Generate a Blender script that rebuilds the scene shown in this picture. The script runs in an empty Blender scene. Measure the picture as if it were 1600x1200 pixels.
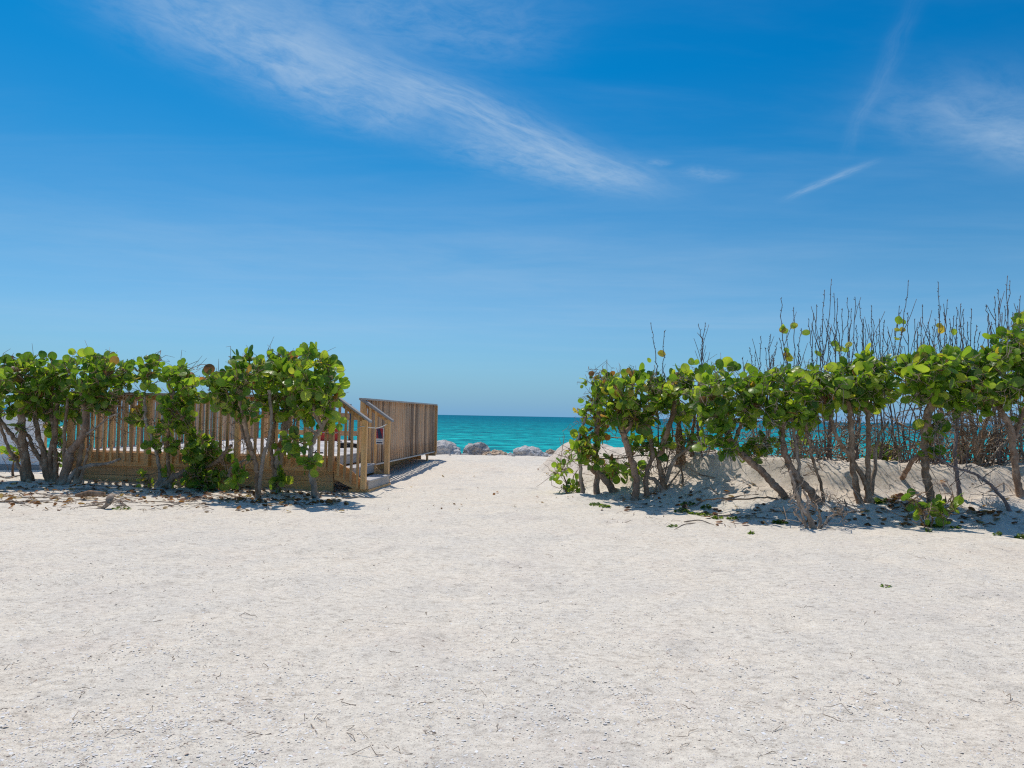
import bpy, math, random
import numpy as np
from mathutils import Vector, Matrix

random.seed(7)
R = math.radians
SC = bpy.context.scene
COL = SC.collection

# ------------------------------------------------------------------ camera
EYE = 1.4
F_PX = 1150.0                      # focal length in pixels of a 1600 px wide picture
PITCH = math.atan(50.0 / F_PX)
ROLL = R(1.06)
cf = Vector((0, math.cos(PITCH), math.sin(PITCH)))
r0 = Vector((1, 0, 0))
u0 = Vector((0, -math.sin(PITCH), math.cos(PITCH)))
CR = r0 * math.cos(ROLL) + u0 * math.sin(ROLL)
CU = u0 * math.cos(ROLL) - r0 * math.sin(ROLL)
cam_data = bpy.data.cameras.new('camera')
cam = bpy.data.objects.new('camera', cam_data)
COL.objects.link(cam)
cam_data.sensor_width = 36.0
cam_data.lens = F_PX / 1600.0 * 36.0
cam_data.clip_start = 0.05
cam_data.clip_end = 30000.0
m = Matrix((CR, CU, -cf)).transposed().to_4x4()
m.translation = Vector((0, 0, EYE))
cam.matrix_world = m
SC.camera = cam

# ------------------------------------------------------------------ light
SUN_FROM = Vector((-0.25, 0.46, 1.0)).normalized()     # direction towards the sun
SUN_EL = math.asin(SUN_FROM.z)
SUN_AZ = math.atan2(SUN_FROM.x, SUN_FROM.y)             # clockwise from +Y
sun_data = bpy.data.lights.new('sun', 'SUN')
sun = bpy.data.objects.new('sun', sun_data)
COL.objects.link(sun)
sun_data.energy = 3.35
sun_data.angle = R(0.53)
sun_data.color = (1.0, 0.935, 0.84)
sun.rotation_euler = SUN_FROM.to_track_quat('Z', 'Y').to_euler()
sun.location = (0, 0, 20)

world = bpy.data.worlds.new('World')
SC.world = world
world.use_nodes = True
SC.view_settings.view_transform = 'Standard'
SC.view_settings.look = 'None'
SC.view_settings.exposure = 0.0
SC.view_settings.gamma = 1.0
SC.view_settings.use_curve_mapping = False
SC.cycles.use_denoising = False
SC.cycles.denoising_prefilter = 'NONE'
SC.cycles.pixel_filter_type = 'BLACKMAN_HARRIS'
SC.cycles.filter_width = 1.2
SC.cycles.max_bounces = 8
SC.cycles.transparent_max_bounces = 8
SC.cycles.sample_clamp_indirect = 6.0


# ------------------------------------------------------------------ node helper
class NT:
    def __init__(self, tree, clear=True):
        self.t = tree
        if clear:
            tree.nodes.clear()

    def n(self, kind, props=None, **ins):
        nd = self.t.nodes.new(kind)
        for k, v in (props or {}).items():
            setattr(nd, k, v)
        for k, v in ins.items():
            key = int(k[1:]) if k[0] == 'i' and k[1:].isdigit() else k.replace('_', ' ')
            self.put(nd.inputs[key], v)
        return nd

    def put(self, sock, v):
        if isinstance(v, bpy.types.NodeSocket):
            self.t.links.new(v, sock)
        elif isinstance(v, (tuple, list)) and len(v) == 3 and sock.type == 'RGBA':
            sock.default_value = (*v, 1)
        else:
            sock.default_value = v

    def m(self, op, a, b=0.0, c=0.0, clamp=False):
        nd = self.n('ShaderNodeMath', {'operation': op, 'use_clamp': clamp}, i0=a, i1=b, i2=c)
        return nd.outputs[0]

    def vm(self, op, a, b=(0, 0, 0)):
        nd = self.n('ShaderNodeVectorMath', {'operation': op}, i0=a, i1=b)
        return nd.outputs[1] if op in ('DOT_PRODUCT', 'LENGTH') else nd.outputs[0]

    def noise(self, vec, scale, detail=4.0, rough=0.55, dist=0.0, out=0):
        nd = self.n('ShaderNodeTexNoise', None, Vector=vec, Scale=scale, Detail=detail, Roughness=rough, Distortion=dist)
        return nd.outputs[out]

    def ramp(self, fac, stops, interp='LINEAR'):
        nd = self.n('ShaderNodeValToRGB', None, Fac=fac)
        cr = nd.color_ramp
        cr.interpolation = interp
        while len(cr.elements) < len(stops):
            cr.elements.new(0.5)
        for e, (p, c) in zip(cr.elements, stops):
            e.position = p
            e.color = (*c, 1) if len(c) == 3 else c
        return nd.outputs[0]

    def mix(self, fac, a, b, mode='MIX'):
        nd = self.n('ShaderNodeMix', {'data_type': 'RGBA', 'blend_type': mode, 'clamp_result': False})
        self.put(nd.inputs[0], fac)
        self.put(nd.inputs[6], a)
        self.put(nd.inputs[7], b)
        return nd.outputs[2]

    def mr(self, v, a, b, c=0.0, d=1.0, smooth=False):
        nd = self.n('ShaderNodeMapRange', {'interpolation_type': 'SMOOTHSTEP' if smooth else 'LINEAR'}, i0=v, i1=a, i2=b, i3=c, i4=d)
        return nd.outputs[0]

    def mapping(self, vec, loc=(0, 0, 0), rot=(0, 0, 0), sc=(1, 1, 1)):
        return self.n('ShaderNodeMapping', None, Vector=vec, Location=loc, Rotation=rot, Scale=sc).outputs[0]

    def bump(self, h, strength=0.5, dist=0.01, normal=None):
        nd = self.n('ShaderNodeBump', None, Height=h, Strength=strength, Distance=dist)
        if normal is not None:
            self.put(nd.inputs['Normal'], normal)
        return nd.outputs[0]


def ray(x, y):
    return (cf + CR * ((x - 800) / F_PX) + CU * ((600 - y) / F_PX))


def at(x, y, d):
    """The point of the place that stands d metres ahead, in the line of sight through (x, y) of the photograph."""
    v = ray(x, y)
    return Vector((0, 0, EYE)) + v * (d / v.y)


# ------------------------------------------------------------------ sky
def build_sky():
    g = NT(world.node_tree)
    out = g.n('ShaderNodeOutputWorld')
    bg = g.n('ShaderNodeBackground', None, Strength=0.1)
    sky = g.n('ShaderNodeTexSky', {'sky_type': 'NISHITA', 'sun_disc': False, 'sun_elevation': SUN_EL, 'sun_rotation': SUN_AZ,
                                   'altitude': 0.0, 'air_density': 1.0, 'dust_density': 0.5, 'ozone_density': 3.0})
    d = g.n('ShaderNodeTexCoord').outputs['Generated']
    s = g.n('ShaderNodeSeparateXYZ', None, Vector=d)
    z = g.m('MAXIMUM', s.outputs[2], 0.012)
    px = g.m('DIVIDE', s.outputs[0], z)
    py = g.m('DIVIDE', s.outputs[1], z)
    pl = g.n('ShaderNodeCombineXYZ', None, X=px, Y=py, Z=0.0).outputs[0]
    # grade of the clear sky: deeper azure towards the top of the view, paler at the horizon
    sat = g.n('ShaderNodeHueSaturation', None, Hue=SKY_HUE, Saturation=SKY_SAT, Value=SKY_VAL, Color=sky.outputs[0]).outputs[0]
    glow = g.mr(g.vm('DOT_PRODUCT', d, tuple(SUN_FROM)), 0.90, 0.99, 1.0, 0.0, True)
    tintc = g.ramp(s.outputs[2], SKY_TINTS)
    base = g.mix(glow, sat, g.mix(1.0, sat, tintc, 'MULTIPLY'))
    hz = g.m('POWER', g.m('SUBTRACT', 1.0, g.m('MAXIMUM', s.outputs[2], 0.0), clamp=True), SKY_HZ[1])
    base = g.mix(g.m('MULTIPLY', hz, SKY_HZ[0]), base, SKY_HCOL)
    warp = g.n('ShaderNodeTexNoise', None, Vector=pl, Scale=1.3, Detail=3.0)
    wv = g.vm('SCALE', g.vm('SUBTRACT', warp.outputs[1], (0.5, 0.5, 0.5)), (0, 0, 0))
    wv.node.inputs['Scale'].default_value = 0.13
    plw = g.vm('ADD', pl, wv)

    def streak(x0, y0, x1, y1, wpx, amp, fibre=6.0, thr=0.47, soft=0.62):
        a, b = ray(x0, y0), ray(x1, y1)
        A, B = Vector((a.x / a.z, a.y / a.z)), Vector((b.x / b.z, b.y / b.z))
        mx, my = (x0 + x1) / 2, (y0 + y1) / 2
        c = ray(mx, my)
        Cc = (A + B) / 2
        nrm = Vector((-(y1 - y0), x1 - x0)).normalized() * wpx
        e = ray(mx + nrm.x, my + nrm.y)
        E = Vector((e.x / e.z, e.y / e.z)) - Vector((c.x / c.z, c.y / c.z))
        ax = (B - A)
        L = ax.length / 2
        ax.normalize()
        nx = Vector((-ax.y, ax.x))
        W = max(0.01, abs(E.dot(nx)))
        rel = g.vm('SUBTRACT', plw, (Cc.x, Cc.y, 0))
        u = g.vm('DOT_PRODUCT', rel, (ax.x, ax.y, 0))
        v = g.vm('DOT_PRODUCT', rel, (nx.x, nx.y, 0))
        uu = g.m('POWER', g.m('ABSOLUTE', g.m('DIVIDE', u, L)), 4.0)
        vv = g.m('POWER', g.m('ABSOLUTE', g.m('DIVIDE', v, W)), 2.0)
        mask = g.m('EXPONENT', g.m('MULTIPLY', g.m('ADD', uu, vv), -1.0))
        co = g.n('ShaderNodeCombineXYZ', None, X=g.m('MULTIPLY', u, min(2.6 / L, 1.1 / W)), Y=g.m('MULTIPLY', v, 1.5 / W), Z=float(x0)).outputs[0]
        f = g.noise(co, fibre / 3.0, 9.0, 0.68, 0.35)
        f = g.mr(f, thr - soft * 0.5, thr + soft * 0.5, 0.12, 1.0, True)
        return g.m('MULTIPLY', g.m('MULTIPLY', mask, f), amp)

    parts = [
        streak(200, -50, 640, 205, 62, 0.64, 4.0),
        streak(420, 40, 1010, 296, 32, 0.60, 5.0),
        streak(700, 210, 985, 292, 30, 0.42, 6.0),
        streak(380, -20, 860, 60, 60, 0.30, 5.0),
        streak(1420, 140, 1720, 265, 62, 0.42, 3.0),
        streak(1530, 200, 1720, 270, 36, 0.35, 5.0),
        streak(1235, 310, 1362, 254, 5, 0.38, 4.0),
        streak(1325, 240, 1425, 20, 13, 0.11, 3.0),
        streak(1060, 262, 1140, 280, 10, 0.26, 3.0),
        streak(1008, 250, 1038, 256, 5, 0.26, 3.0),
        streak(-200, 360, 1100, 440, 55, 0.22, 3.0),
        streak(-200, 485, 700, 520, 18, 0.20, 3.0),
        streak(300, 520, 1900, 470, 40, 0.20, 3.0),
    ]
    tot = parts[0]
    for p in parts[1:]:
        tot = g.m('MAXIMUM', tot, p) if False else g.m('SUBTRACT', g.m('ADD', tot, p), g.m('MULTIPLY', tot, p))
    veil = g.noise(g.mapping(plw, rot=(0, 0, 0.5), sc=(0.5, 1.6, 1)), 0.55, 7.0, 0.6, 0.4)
    veil = g.m('MULTIPLY', g.mr(veil, 0.42, 0.8, 0.0, 0.16, True), g.mr(s.outputs[2], 0.5, 0.8, 1.0, 2.4, True))  # veil thickened overhead, out of view, to brighten the shade
    fade = g.mr(s.outputs[2], 0.02, 0.16, 0.0, 1.0, True)
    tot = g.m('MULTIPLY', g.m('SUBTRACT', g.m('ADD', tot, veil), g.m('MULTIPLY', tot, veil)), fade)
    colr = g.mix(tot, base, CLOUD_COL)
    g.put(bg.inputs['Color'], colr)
    g.t.links.new(bg.outputs[0], out.inputs[0])


SKY_HUE, SKY_SAT, SKY_VAL = 0.5, 1.25, 1.0
SKY_TINTS = [(0.0, (0.50, 0.80, 1.08)), (0.12, (0.56, 0.88, 1.04)), (0.20, (0.46, 0.89, 1.0)), (0.32, (0.12, 0.84, 1.02)), (0.43, (0.0, 0.82, 1.05)), (0.52, (0.03, 0.82, 1.05)), (0.75, (0.8, 1.0, 1.0)), (1.0, (1.0, 1.0, 1.0))]  # grade eases off above the view so more skylight fills the shade
SKY_HZ = (0.85, 14.0)
SKY_HCOL = (1.75, 4.0, 6.9)
CLOUD_COL = (4.5, 6.0, 7.7)
build_sky()


# ------------------------------------------------------------------ numpy noise and the lie of the land
def vnoise(x, y, seed=0):
    x = np.asarray(x, float); y = np.asarray(y, float)
    xi, yi = np.floor(x).astype(np.int64), np.floor(y).astype(np.int64)
    fx, fy = x - xi, y - yi
    fx, fy = fx * fx * (3 - 2 * fx), fy * fy * (3 - 2 * fy)

    def h(a, b):
        n = (a * 374761393 + b * 668265263 + seed * 1442695041) & 0x7fffffff
        n = ((n ^ (n >> 13)) * 1274126177) & 0x7fffffff
        return ((n ^ (n >> 16)) & 0xffff) / 65535.0
    return (h(xi, yi) * (1 - fx) + h(xi + 1, yi) * fx) * (1 - fy) + (h(xi, yi + 1) * (1 - fx) + h(xi + 1, yi + 1) * fx) * fy


def sstep(a, b, x):
    t = np.clip((x - a) / (b - a), 0, 1)
    return t * t * (3 - 2 * t)


def ground(X, Y, fine=True):
    X = np.asarray(X, float); Y = np.asarray(Y, float)
    z = 0.13 * sstep(15.5, 21.5, Y) - 1.9 * sstep(23.2, 29.0, Y) - 6.0 * sstep(29, 90, Y)
    z = z + 0.09 * np.exp(-((X + 8.5) / 3.0) ** 2 - ((Y - 13.3) / 1.6) ** 2)
    # dune behind the right-hand hedge
    xs = [0.2, 1.1, 1.6, 2.8, 4.2, 5.1, 6.5, 9, 40]
    yf = np.interp(X, xs, [14.6, 13.2, 11.9, 10.9, 9.85, 9.95, 9.6, 9.3, 9.3])
    yc = np.interp(X, [0.8, 1.5, 2.2, 3.3, 4.5, 8, 40], [17.0, 16.6, 15.6, 13.1, 12.4, 12.0, 12.0])
    yf = yf + 0.30 * (vnoise(X * 1.3, X * 0 + 3, 5) - 0.5)
    zc = np.interp(X, [0.3, 0.9, 1.35, 2.0, 3.3, 4.5, 8, 40], [0, 0.46, 0.80, 0.74, 0.80, 0.75, 0.72, 0.72])
    t = np.clip((Y - yf) / (yc - yf), 0, 1)
    prof = 0.62 * sstep(0, 0.95, t) + 0.38 * sstep(0.66, 0.86, t)          # a small eroded step under the crest
    cut = sstep(2.6, 3.6, X)
    prof = prof * cut + sstep(0, 1, t) * (1 - cut)
    back = sstep(0.9, 7.5, Y - yc)
    dune = zc * prof * (1 - back) - 2.2 * back
    left = sstep(0.2, 1.3, X)
    up = np.maximum(dune, 0) * left
    z = np.where(Y > yc, np.maximum(z, np.where(left > 0.01, dune * left + (1 - left) * z, z)), z + up * sstep(-0.2, 0.3, Y - yf + 0.3))
    z = z + 0.13 * np.exp(-((X - 1.15) / 0.45) ** 2 - ((Y - 12.35) / 0.5) ** 2)
    if fine:
        cellx, celly = np.floor(X / 0.8), np.floor(Y / 0.8)
        hx = vnoise(cellx + 0.01, celly + 0.01, 21); hy = vnoise(cellx + 0.01, celly + 0.01, 22)
        fx_, fy_ = (cellx + 0.25 + 0.5 * hx) * 0.8, (celly + 0.25 + 0.5 * hy) * 0.8
        r2 = ((X - fx_) / (0.10 + 0.05 * hy)) ** 2 + ((Y - fy_) / (0.17 + 0.04 * hx)) ** 2
        z = z - 0.020 * np.exp(-r2) * (hx > 0.35) + 0.008 * np.exp(-(np.sqrt(r2) - 1.6) ** 2 * 4) * (hx > 0.35)
        dn = sstep(0.05, 0.3, up)
        z = z + 0.045 * (vnoise(X * 0.55, Y * 0.55, 1) - 0.5) + 0.028 * (vnoise(X * 1.9, Y * 1.9, 2) - 0.5)
        z = z + 0.016 * (vnoise(X * 5.1, Y * 5.1, 3) - 0.5) + 0.008 * (vnoise(X * 11, Y * 11, 4) - 0.5)
        z = z + dn * (0.13 * (vnoise(X * 2.4, Y * 2.4, 8) - 0.5) + 0.09 * (vnoise(X * 5.3, Y * 5.3, 9) - 0.5) + 0.05 * (vnoise(X * 11, Y * 9, 10) - 0.5))
    return z


def gz(x, y):
    return float(ground(x, y))


def hit(x, y, far=30.0):
    """Where the line of sight through (x, y) meets the sand."""
    v = ray(x, y)
    ds = np.arange(2.0, far, 0.02)
    X = v.x / v.y * ds
    Z = EYE + v.z / v.y * ds
    G = ground(X, ds)
    k = np.nonzero(Z <= G)[0]
    d = ds[k[0]] if len(k) else far
    return Vector((v.x / v.y * d, d, gz(v.x / v.y * d, d)))


# ------------------------------------------------------------------ mesh helper
class MB:
    def __init__(self):
        self.v, self.f, self.mi, self.uv, self.tint = [], [], [], {}, []

    def add(self, vs, fs, mi=0):
        b = len(self.v)
        self.v.extend(tuple(p) for p in vs)
        for f in fs:
            self.f.append(tuple(i + b for i in f))
            self.mi.append(mi)
        return b

    def box(self, a, b, mi=0, bev=0.0):
        x0, y0, z0 = (min(a[i], b[i]) for i in range(3))
        x1, y1, z1 = (max(a[i], b[i]) for i in range(3))
        if bev <= 0:
            self.add([(x0, y0, z0), (x1, y0, z0), (x1, y1, z0), (x0, y1, z0), (x0, y0, z1), (x1, y0, z1), (x1, y1, z1), (x0, y1, z1)],
                     [(0, 3, 2, 1), (4, 5, 6, 7), (0, 1, 5, 4), (1, 2, 6, 5), (2, 3, 7, 6), (3, 0, 4, 7)], mi)
            return
        import bmesh
        bm = bmesh.new()
        bmesh.ops.create_cube(bm, size=1.0)
        for v in bm.verts:
            v.co = Vector(((x0 + x1) / 2 + v.co.x * (x1 - x0), (y0 + y1) / 2 + v.co.y * (y1 - y0), (z0 + z1) / 2 + v.co.z * (z1 - z0)))
        bmesh.ops.bevel(bm, geom=bm.edges[:], offset=bev, segments=1, affect='EDGES')
        bm.verts.index_update()
        self.add([v.co for v in bm.verts], [[v.index for v in f.verts] for f in bm.faces], mi)
        bm.free()

    def prism(self, poly, y0, y1, mi=0):
        """poly: (x, z) outline, counter-clockwise seen from -y; extruded from y0 to y1."""
        n = len(poly)
        vs = [(x, y0, z) for x, z in poly] + [(x, y1, z) for x, z in poly]
        fs = [tuple(range(n)), tuple(range(2 * n - 1, n - 1, -1))]
        fs += [(i, i + n, (i + 1) % n + n, (i + 1) % n) for i in range(n)]
        self.add(vs, fs, mi)

    def tube(self, pts, rad, seg=6, mi=0, rough=0.0, cap=True):
        pts = [Vector(p) for p in pts]
        n = len(pts)
        if n < 2:
            return
        t = (pts[1] - pts[0]).normalized()
        nx = t.orthogonal().normalized()
        vs = []
        for i, p in enumerate(pts):
            tt = (pts[min(i + 1, n - 1)] - pts[max(i - 1, 0)])
            if tt.length < 1e-9:
                tt = t
            tt.normalize()
            nx = (nx - tt * nx.dot(tt))
            nx = nx.normalized() if nx.length > 1e-6 else tt.orthogonal().normalized()
            by = tt.cross(nx)
            r = rad[i]
            for k in range(seg):
                a = 2 * math.pi * k / seg
                rr = r * (1 + rough * (random.random() - 0.5))
                vs.append(p + nx * (math.cos(a) * rr) + by * (math.sin(a) * rr))
        fs = []
        for i in range(n - 1):
            for k in range(seg):
                k2 = (k + 1) % seg
                fs.append((i * seg + k, i * seg + k2, (i + 1) * seg + k2, (i + 1) * seg + k))
        if cap:
            fs.append(tuple(range(seg - 1, -1, -1)))
            fs.append(tuple((n - 1) * seg + k for k in range(seg)))
        self.add(vs, fs, mi)

    def build(self, name, mats, parent=None, smooth=False, loc=None):
        me = bpy.data.meshes.new(name)
        me.from_pydata(self.v, [], self.f)
        for mm in (mats if isinstance(mats, (list, tuple)) else [mats]):
            me.materials.append(mm)
        if any(self.mi):
            me.polygons.foreach_set('material_index', self.mi)
        if smooth:
            me.polygons.foreach_set('use_smooth', [True] * len(me.polygons))
        me.update()
        return link(name, me, parent, loc)


def link(name, me, parent=None, loc=None):
    o = bpy.data.objects.new(name, me)
    COL.objects.link(o)
    if parent is not None:
        o.parent = parent
    if loc is not None:
        o.location = loc
    return o


def tag(o, label=None, cat=None, group=None, kind=None):
    if label: o['label'] = label
    if cat: o['category'] = cat
    if group: o['group'] = group
    if kind: o['kind'] = kind
    return o


def thing(name, label, cat, loc=(0, 0, 0), rz=0.0, group=None):
    o = bpy.data.objects.new(name, None)
    COL.objects.link(o)
    o.location = loc
    o.rotation_euler = (0, 0, rz)
    o.empty_display_size = 0.2
    return tag(o, label, cat, group)


# ------------------------------------------------------------------ materials
def mat(name):
    mm = bpy.data.materials.new(name)
    mm.use_nodes = True
    g = NT(mm.node_tree)
    out = g.n('ShaderNodeOutputMaterial')
    return mm, g, out


def principled(g, out, **k):
    b = g.n('ShaderNodeBsdfPrincipled', None, **k)
    g.t.links.new(b.outputs[0], out.inputs[0])
    return b


def m_plain(name, col, rough=0.6, var=0.12, metallic=0.0, bump=0.15, sc=18):
    mm, g, out = mat(name)
    co = g.n('ShaderNodeTexCoord').outputs['Object']
    n = g.noise(co, sc, 5.0)
    c = g.mix(g.mr(n, 0.3, 0.7), tuple(x * (1 - var) for x in col), tuple(min(1, x * (1 + var)) for x in col))
    principled(g, out, Base_Color=c, Roughness=rough, Metallic=metallic, Normal=g.bump(n, bump, 0.01))
    return mm


def m_wood(name, cols, axis, rough=0.75, spread=1.0, weather=0.3, wcol=(0.42, 0.37, 0.32)):
    mm, g, out = mat(name)
    co = g.n('ShaderNodeTexCoord').outputs['Object']
    rnd = g.n('ShaderNodeObjectInfo').outputs['Random']
    off = g.n('ShaderNodeCombineXYZ', None, X=g.m('MULTIPLY', rnd, 37.0), Y=g.m('MULTIPLY', rnd, 91.0), Z=g.m('MULTIPLY', rnd, 53.0)).outputs[0]
    co = g.vm('ADD', co, off)
    s = [22.0, 22.0, 22.0]
    s['XYZ'.index(axis)] = 1.3
    st = g.mapping(co, sc=tuple(s))
    n1 = g.noise(st, 1.0, 6.0, 0.65, 0.5)
    n2 = g.noise(g.mapping(co, sc=tuple(x * 4 for x in s)), 1.0, 3.0, 0.6)
    n3 = g.noise(co, 1.7, 3.0, 0.6)
    c = g.ramp(g.m('ADD', g.m('MULTIPLY', n1, 0.75), g.m('MULTIPLY', n2, 0.25)), [(0.28, cols[0]), (0.5, cols[1]), (0.72, cols[2])])
    c = g.mix(g.m('MULTIPLY', g.mr(n3, 0.4, 0.7), weather), c, wcol)
    c = g.mix(1.0, c, g.ramp(rnd, [(0, tuple(1 - spread * x for x in (0.32, 0.32, 0.30))), (0.5, (1, 1, 1)), (1, tuple(1 + spread * x for x in (0.28, 0.22, 0.14)))]), 'MULTIPLY')
    kn = g.n('ShaderNodeTexVoronoi', None, Vector=g.mapping(co, sc=(7, 7, 2.2) if axis == 'Z' else ((2.2, 7, 7) if axis == 'X' else (7, 2.2, 7))), Scale=1.0)
    knot = g.mr(kn.outputs['Distance'], 0.05, 0.11, 1.0, 0.0, True)
    c = g.mix(g.m('MULTIPLY', knot, 0.75), c, tuple(x * 0.35 for x in cols[0]))
    principled(g, out, Base_Color=c, Roughness=rough, Specular_IOR_Level=0.3, Normal=g.bump(g.m('ADD', n1, g.m('MULTIPLY', n2, 0.5)), 0.35, 0.004))
    return mm


BROWN = [(0.46, 0.235, 0.085), (0.70, 0.41, 0.175), (0.82, 0.54, 0.27)]
GREYBROWN = [(0.29, 0.185, 0.115), (0.46, 0.315, 0.205), (0.60, 0.44, 0.305)]
M = {}
M['wood_up'] = m_wood('treated_pine_upright', BROWN, 'Z', weather=0.25)
M['wood_x'] = m_wood('treated_pine_boards', BROWN, 'X', weather=0.2)
M['wood_y'] = m_wood('treated_pine_joist', BROWN, 'Y', weather=0.2)
M['slat_up'] = m_wood('weathered_pine_slat', GREYBROWN, 'Z', weather=0.35, spread=1.7)
M['cap_x'] = m_wood('weathered_cap_board', [(0.36, 0.34, 0.32), (0.46, 0.44, 0.42), (0.56, 0.54, 0.52)], 'X', weather=0.2, wcol=(0.5, 0.49, 0.48))
M['cap_y'] = m_wood('weathered_cap_rail', [(0.36, 0.34, 0.32), (0.46, 0.44, 0.42), (0.56, 0.54, 0.52)], 'Y', weather=0.2, wcol=(0.5, 0.49, 0.48))
M['plank'] = m_wood('pale_composite_plank', [(0.52, 0.50, 0.49), (0.60, 0.58, 0.57), (0.66, 0.64, 0.63)], 'X', weather=0.1, wcol=(0.55, 0.54, 0.53))
M['riser'] = m_wood('grey_composite_board', [(0.33, 0.31, 0.30), (0.38, 0.36, 0.35), (0.43, 0.41, 0.40)], 'Y', weather=0.1, wcol=(0.40, 0.39, 0.38))
M['tread'] = m_wood('pale_composite_tread', [(0.50, 0.48, 0.47), (0.58, 0.56, 0.55), (0.64, 0.62, 0.61)], 'Y', weather=0.1, wcol=(0.55, 0.54, 0.53))


def m_sand():
    mm, g, out = mat('shell_sand')
    co = g.n('ShaderNodeTexCoord').outputs['Object']
    big = g.noise(co, 0.45, 5.0, 0.6)
    mid = g.noise(co, 2.2, 5.0, 0.65)
    fine = g.noise(co, 55.0, 5.0, 0.75)
    # cream sand against greyer, cooler shell hash
    t = g.m('ADD', g.m('MULTIPLY', big, 0.6), g.m('MULTIPLY', mid, 0.5))
    c = g.ramp(t, [(0.38, (0.85, 0.76, 0.63)), (0.52, (0.88, 0.81, 0.69)), (0.64, (0.81, 0.755, 0.66))])
    warm = g.noise(g.vm('ADD', co, (13, 5, 0)), 1.1, 4.0, 0.6)
    c = g.mix(g.mr(warm, 0.52, 0.72, 0, 0.5), c, (0.80, 0.71, 0.61))
    hz_ = g.n('ShaderNodeSeparateXYZ', None, Vector=co).outputs[2]
    c = g.mix(g.mr(hz_, 0.10, 0.34, 0, 0.85, True), c, g.mix(g.mr(mid, .35, .65), (0.80, 0.68, 0.55), (0.84, 0.75, 0.645)))
    stain = g.noise(g.vm('ADD', co, (40, 9, 0)), 1.7, 6.0, 0.72)
    c = g.mix(g.mr(stain, 0.54, 0.72, 0, 0.45, True), c, (0.50, 0.46, 0.41))
    h = None
    for sc, lo, hi, dens, dark in ((78.0, 0.18, 0.36, 0.62, 0.0), (150.0, 0.20, 0.38, 0.7, 0.0), (34.0, 0.10, 0.24, 0.25, 0.0)):
        vo = g.n('ShaderNodeTexVoronoi', None, Vector=g.mapping(co, rot=(0, 0, sc), sc=(1, 1.4, 1)), Scale=sc, Randomness=1.0)
        cell = g.n('ShaderNodeSeparateColor', None, Color=vo.outputs['Color'])
        blob = g.mr(vo.outputs['Distance'], lo, hi, 1.0, 0.0, True)
        on = g.m('LESS_THAN', cell.outputs[1], dens)
        kc = g.ramp(cell.outputs[0], [(0.0, (0.07, 0.06, 0.06)), (0.05, (0.16, 0.13, 0.11)), (0.12, (0.40, 0.32, 0.27)), (0.22, (0.60, 0.47, 0.40)),
                                      (0.40, (0.58, 0.55, 0.52)), (0.62, (0.74, 0.68, 0.60)), (0.82, (0.82, 0.78, 0.71)), (1.0, (0.88, 0.85, 0.80))])
        f = g.m('MULTIPLY', blob, on)
        c = g.mix(g.m('MULTIPLY', f, 0.85), c, kc)
        hh = g.m('MULTIPLY', f, 60.0 / sc)
        h = hh if h is None else g.m('ADD', h, hh)
    c = g.mix(1.0, c, g.ramp(fine, [(0.3, (0.78, 0.77, 0.77)), (0.7, (1.02, 1.0, 0.99))]), 'MULTIPLY')
    grit = g.noise(g.mapping(co, sc=(1, 1.5, 1)), 13.0, 8.0, 0.82)
    c = g.mix(1.0, c, g.ramp(grit, [(0.36, (0.60, 0.58, 0.56)), (0.46, (0.95, 0.945, 0.935)), (0.60, (1.10, 1.10, 1.09))]), 'MULTIPLY')
    dark = g.noise(g.vm('ADD', co, (3, 77, 0)), 30.0, 3.0, 0.6)
    c = g.mix(g.mr(dark, 0.68, 0.74, 0, 0.55, True), c, (0.22, 0.17, 0.14))
    hn = g.m('ADD', g.m('MULTIPLY', h, 0.5), g.m('MULTIPLY', fine, 0.8))
    n = g.bump(hn, 0.55, 0.006)
    n = g.bump(g.m('ADD', mid, g.m('MULTIPLY', grit, 0.6)), 0.45, 0.03, n)
    principled(g, out, Base_Color=c, Roughness=0.9, Specular_IOR_Level=0.15, Normal=n)
    return mm


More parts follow.
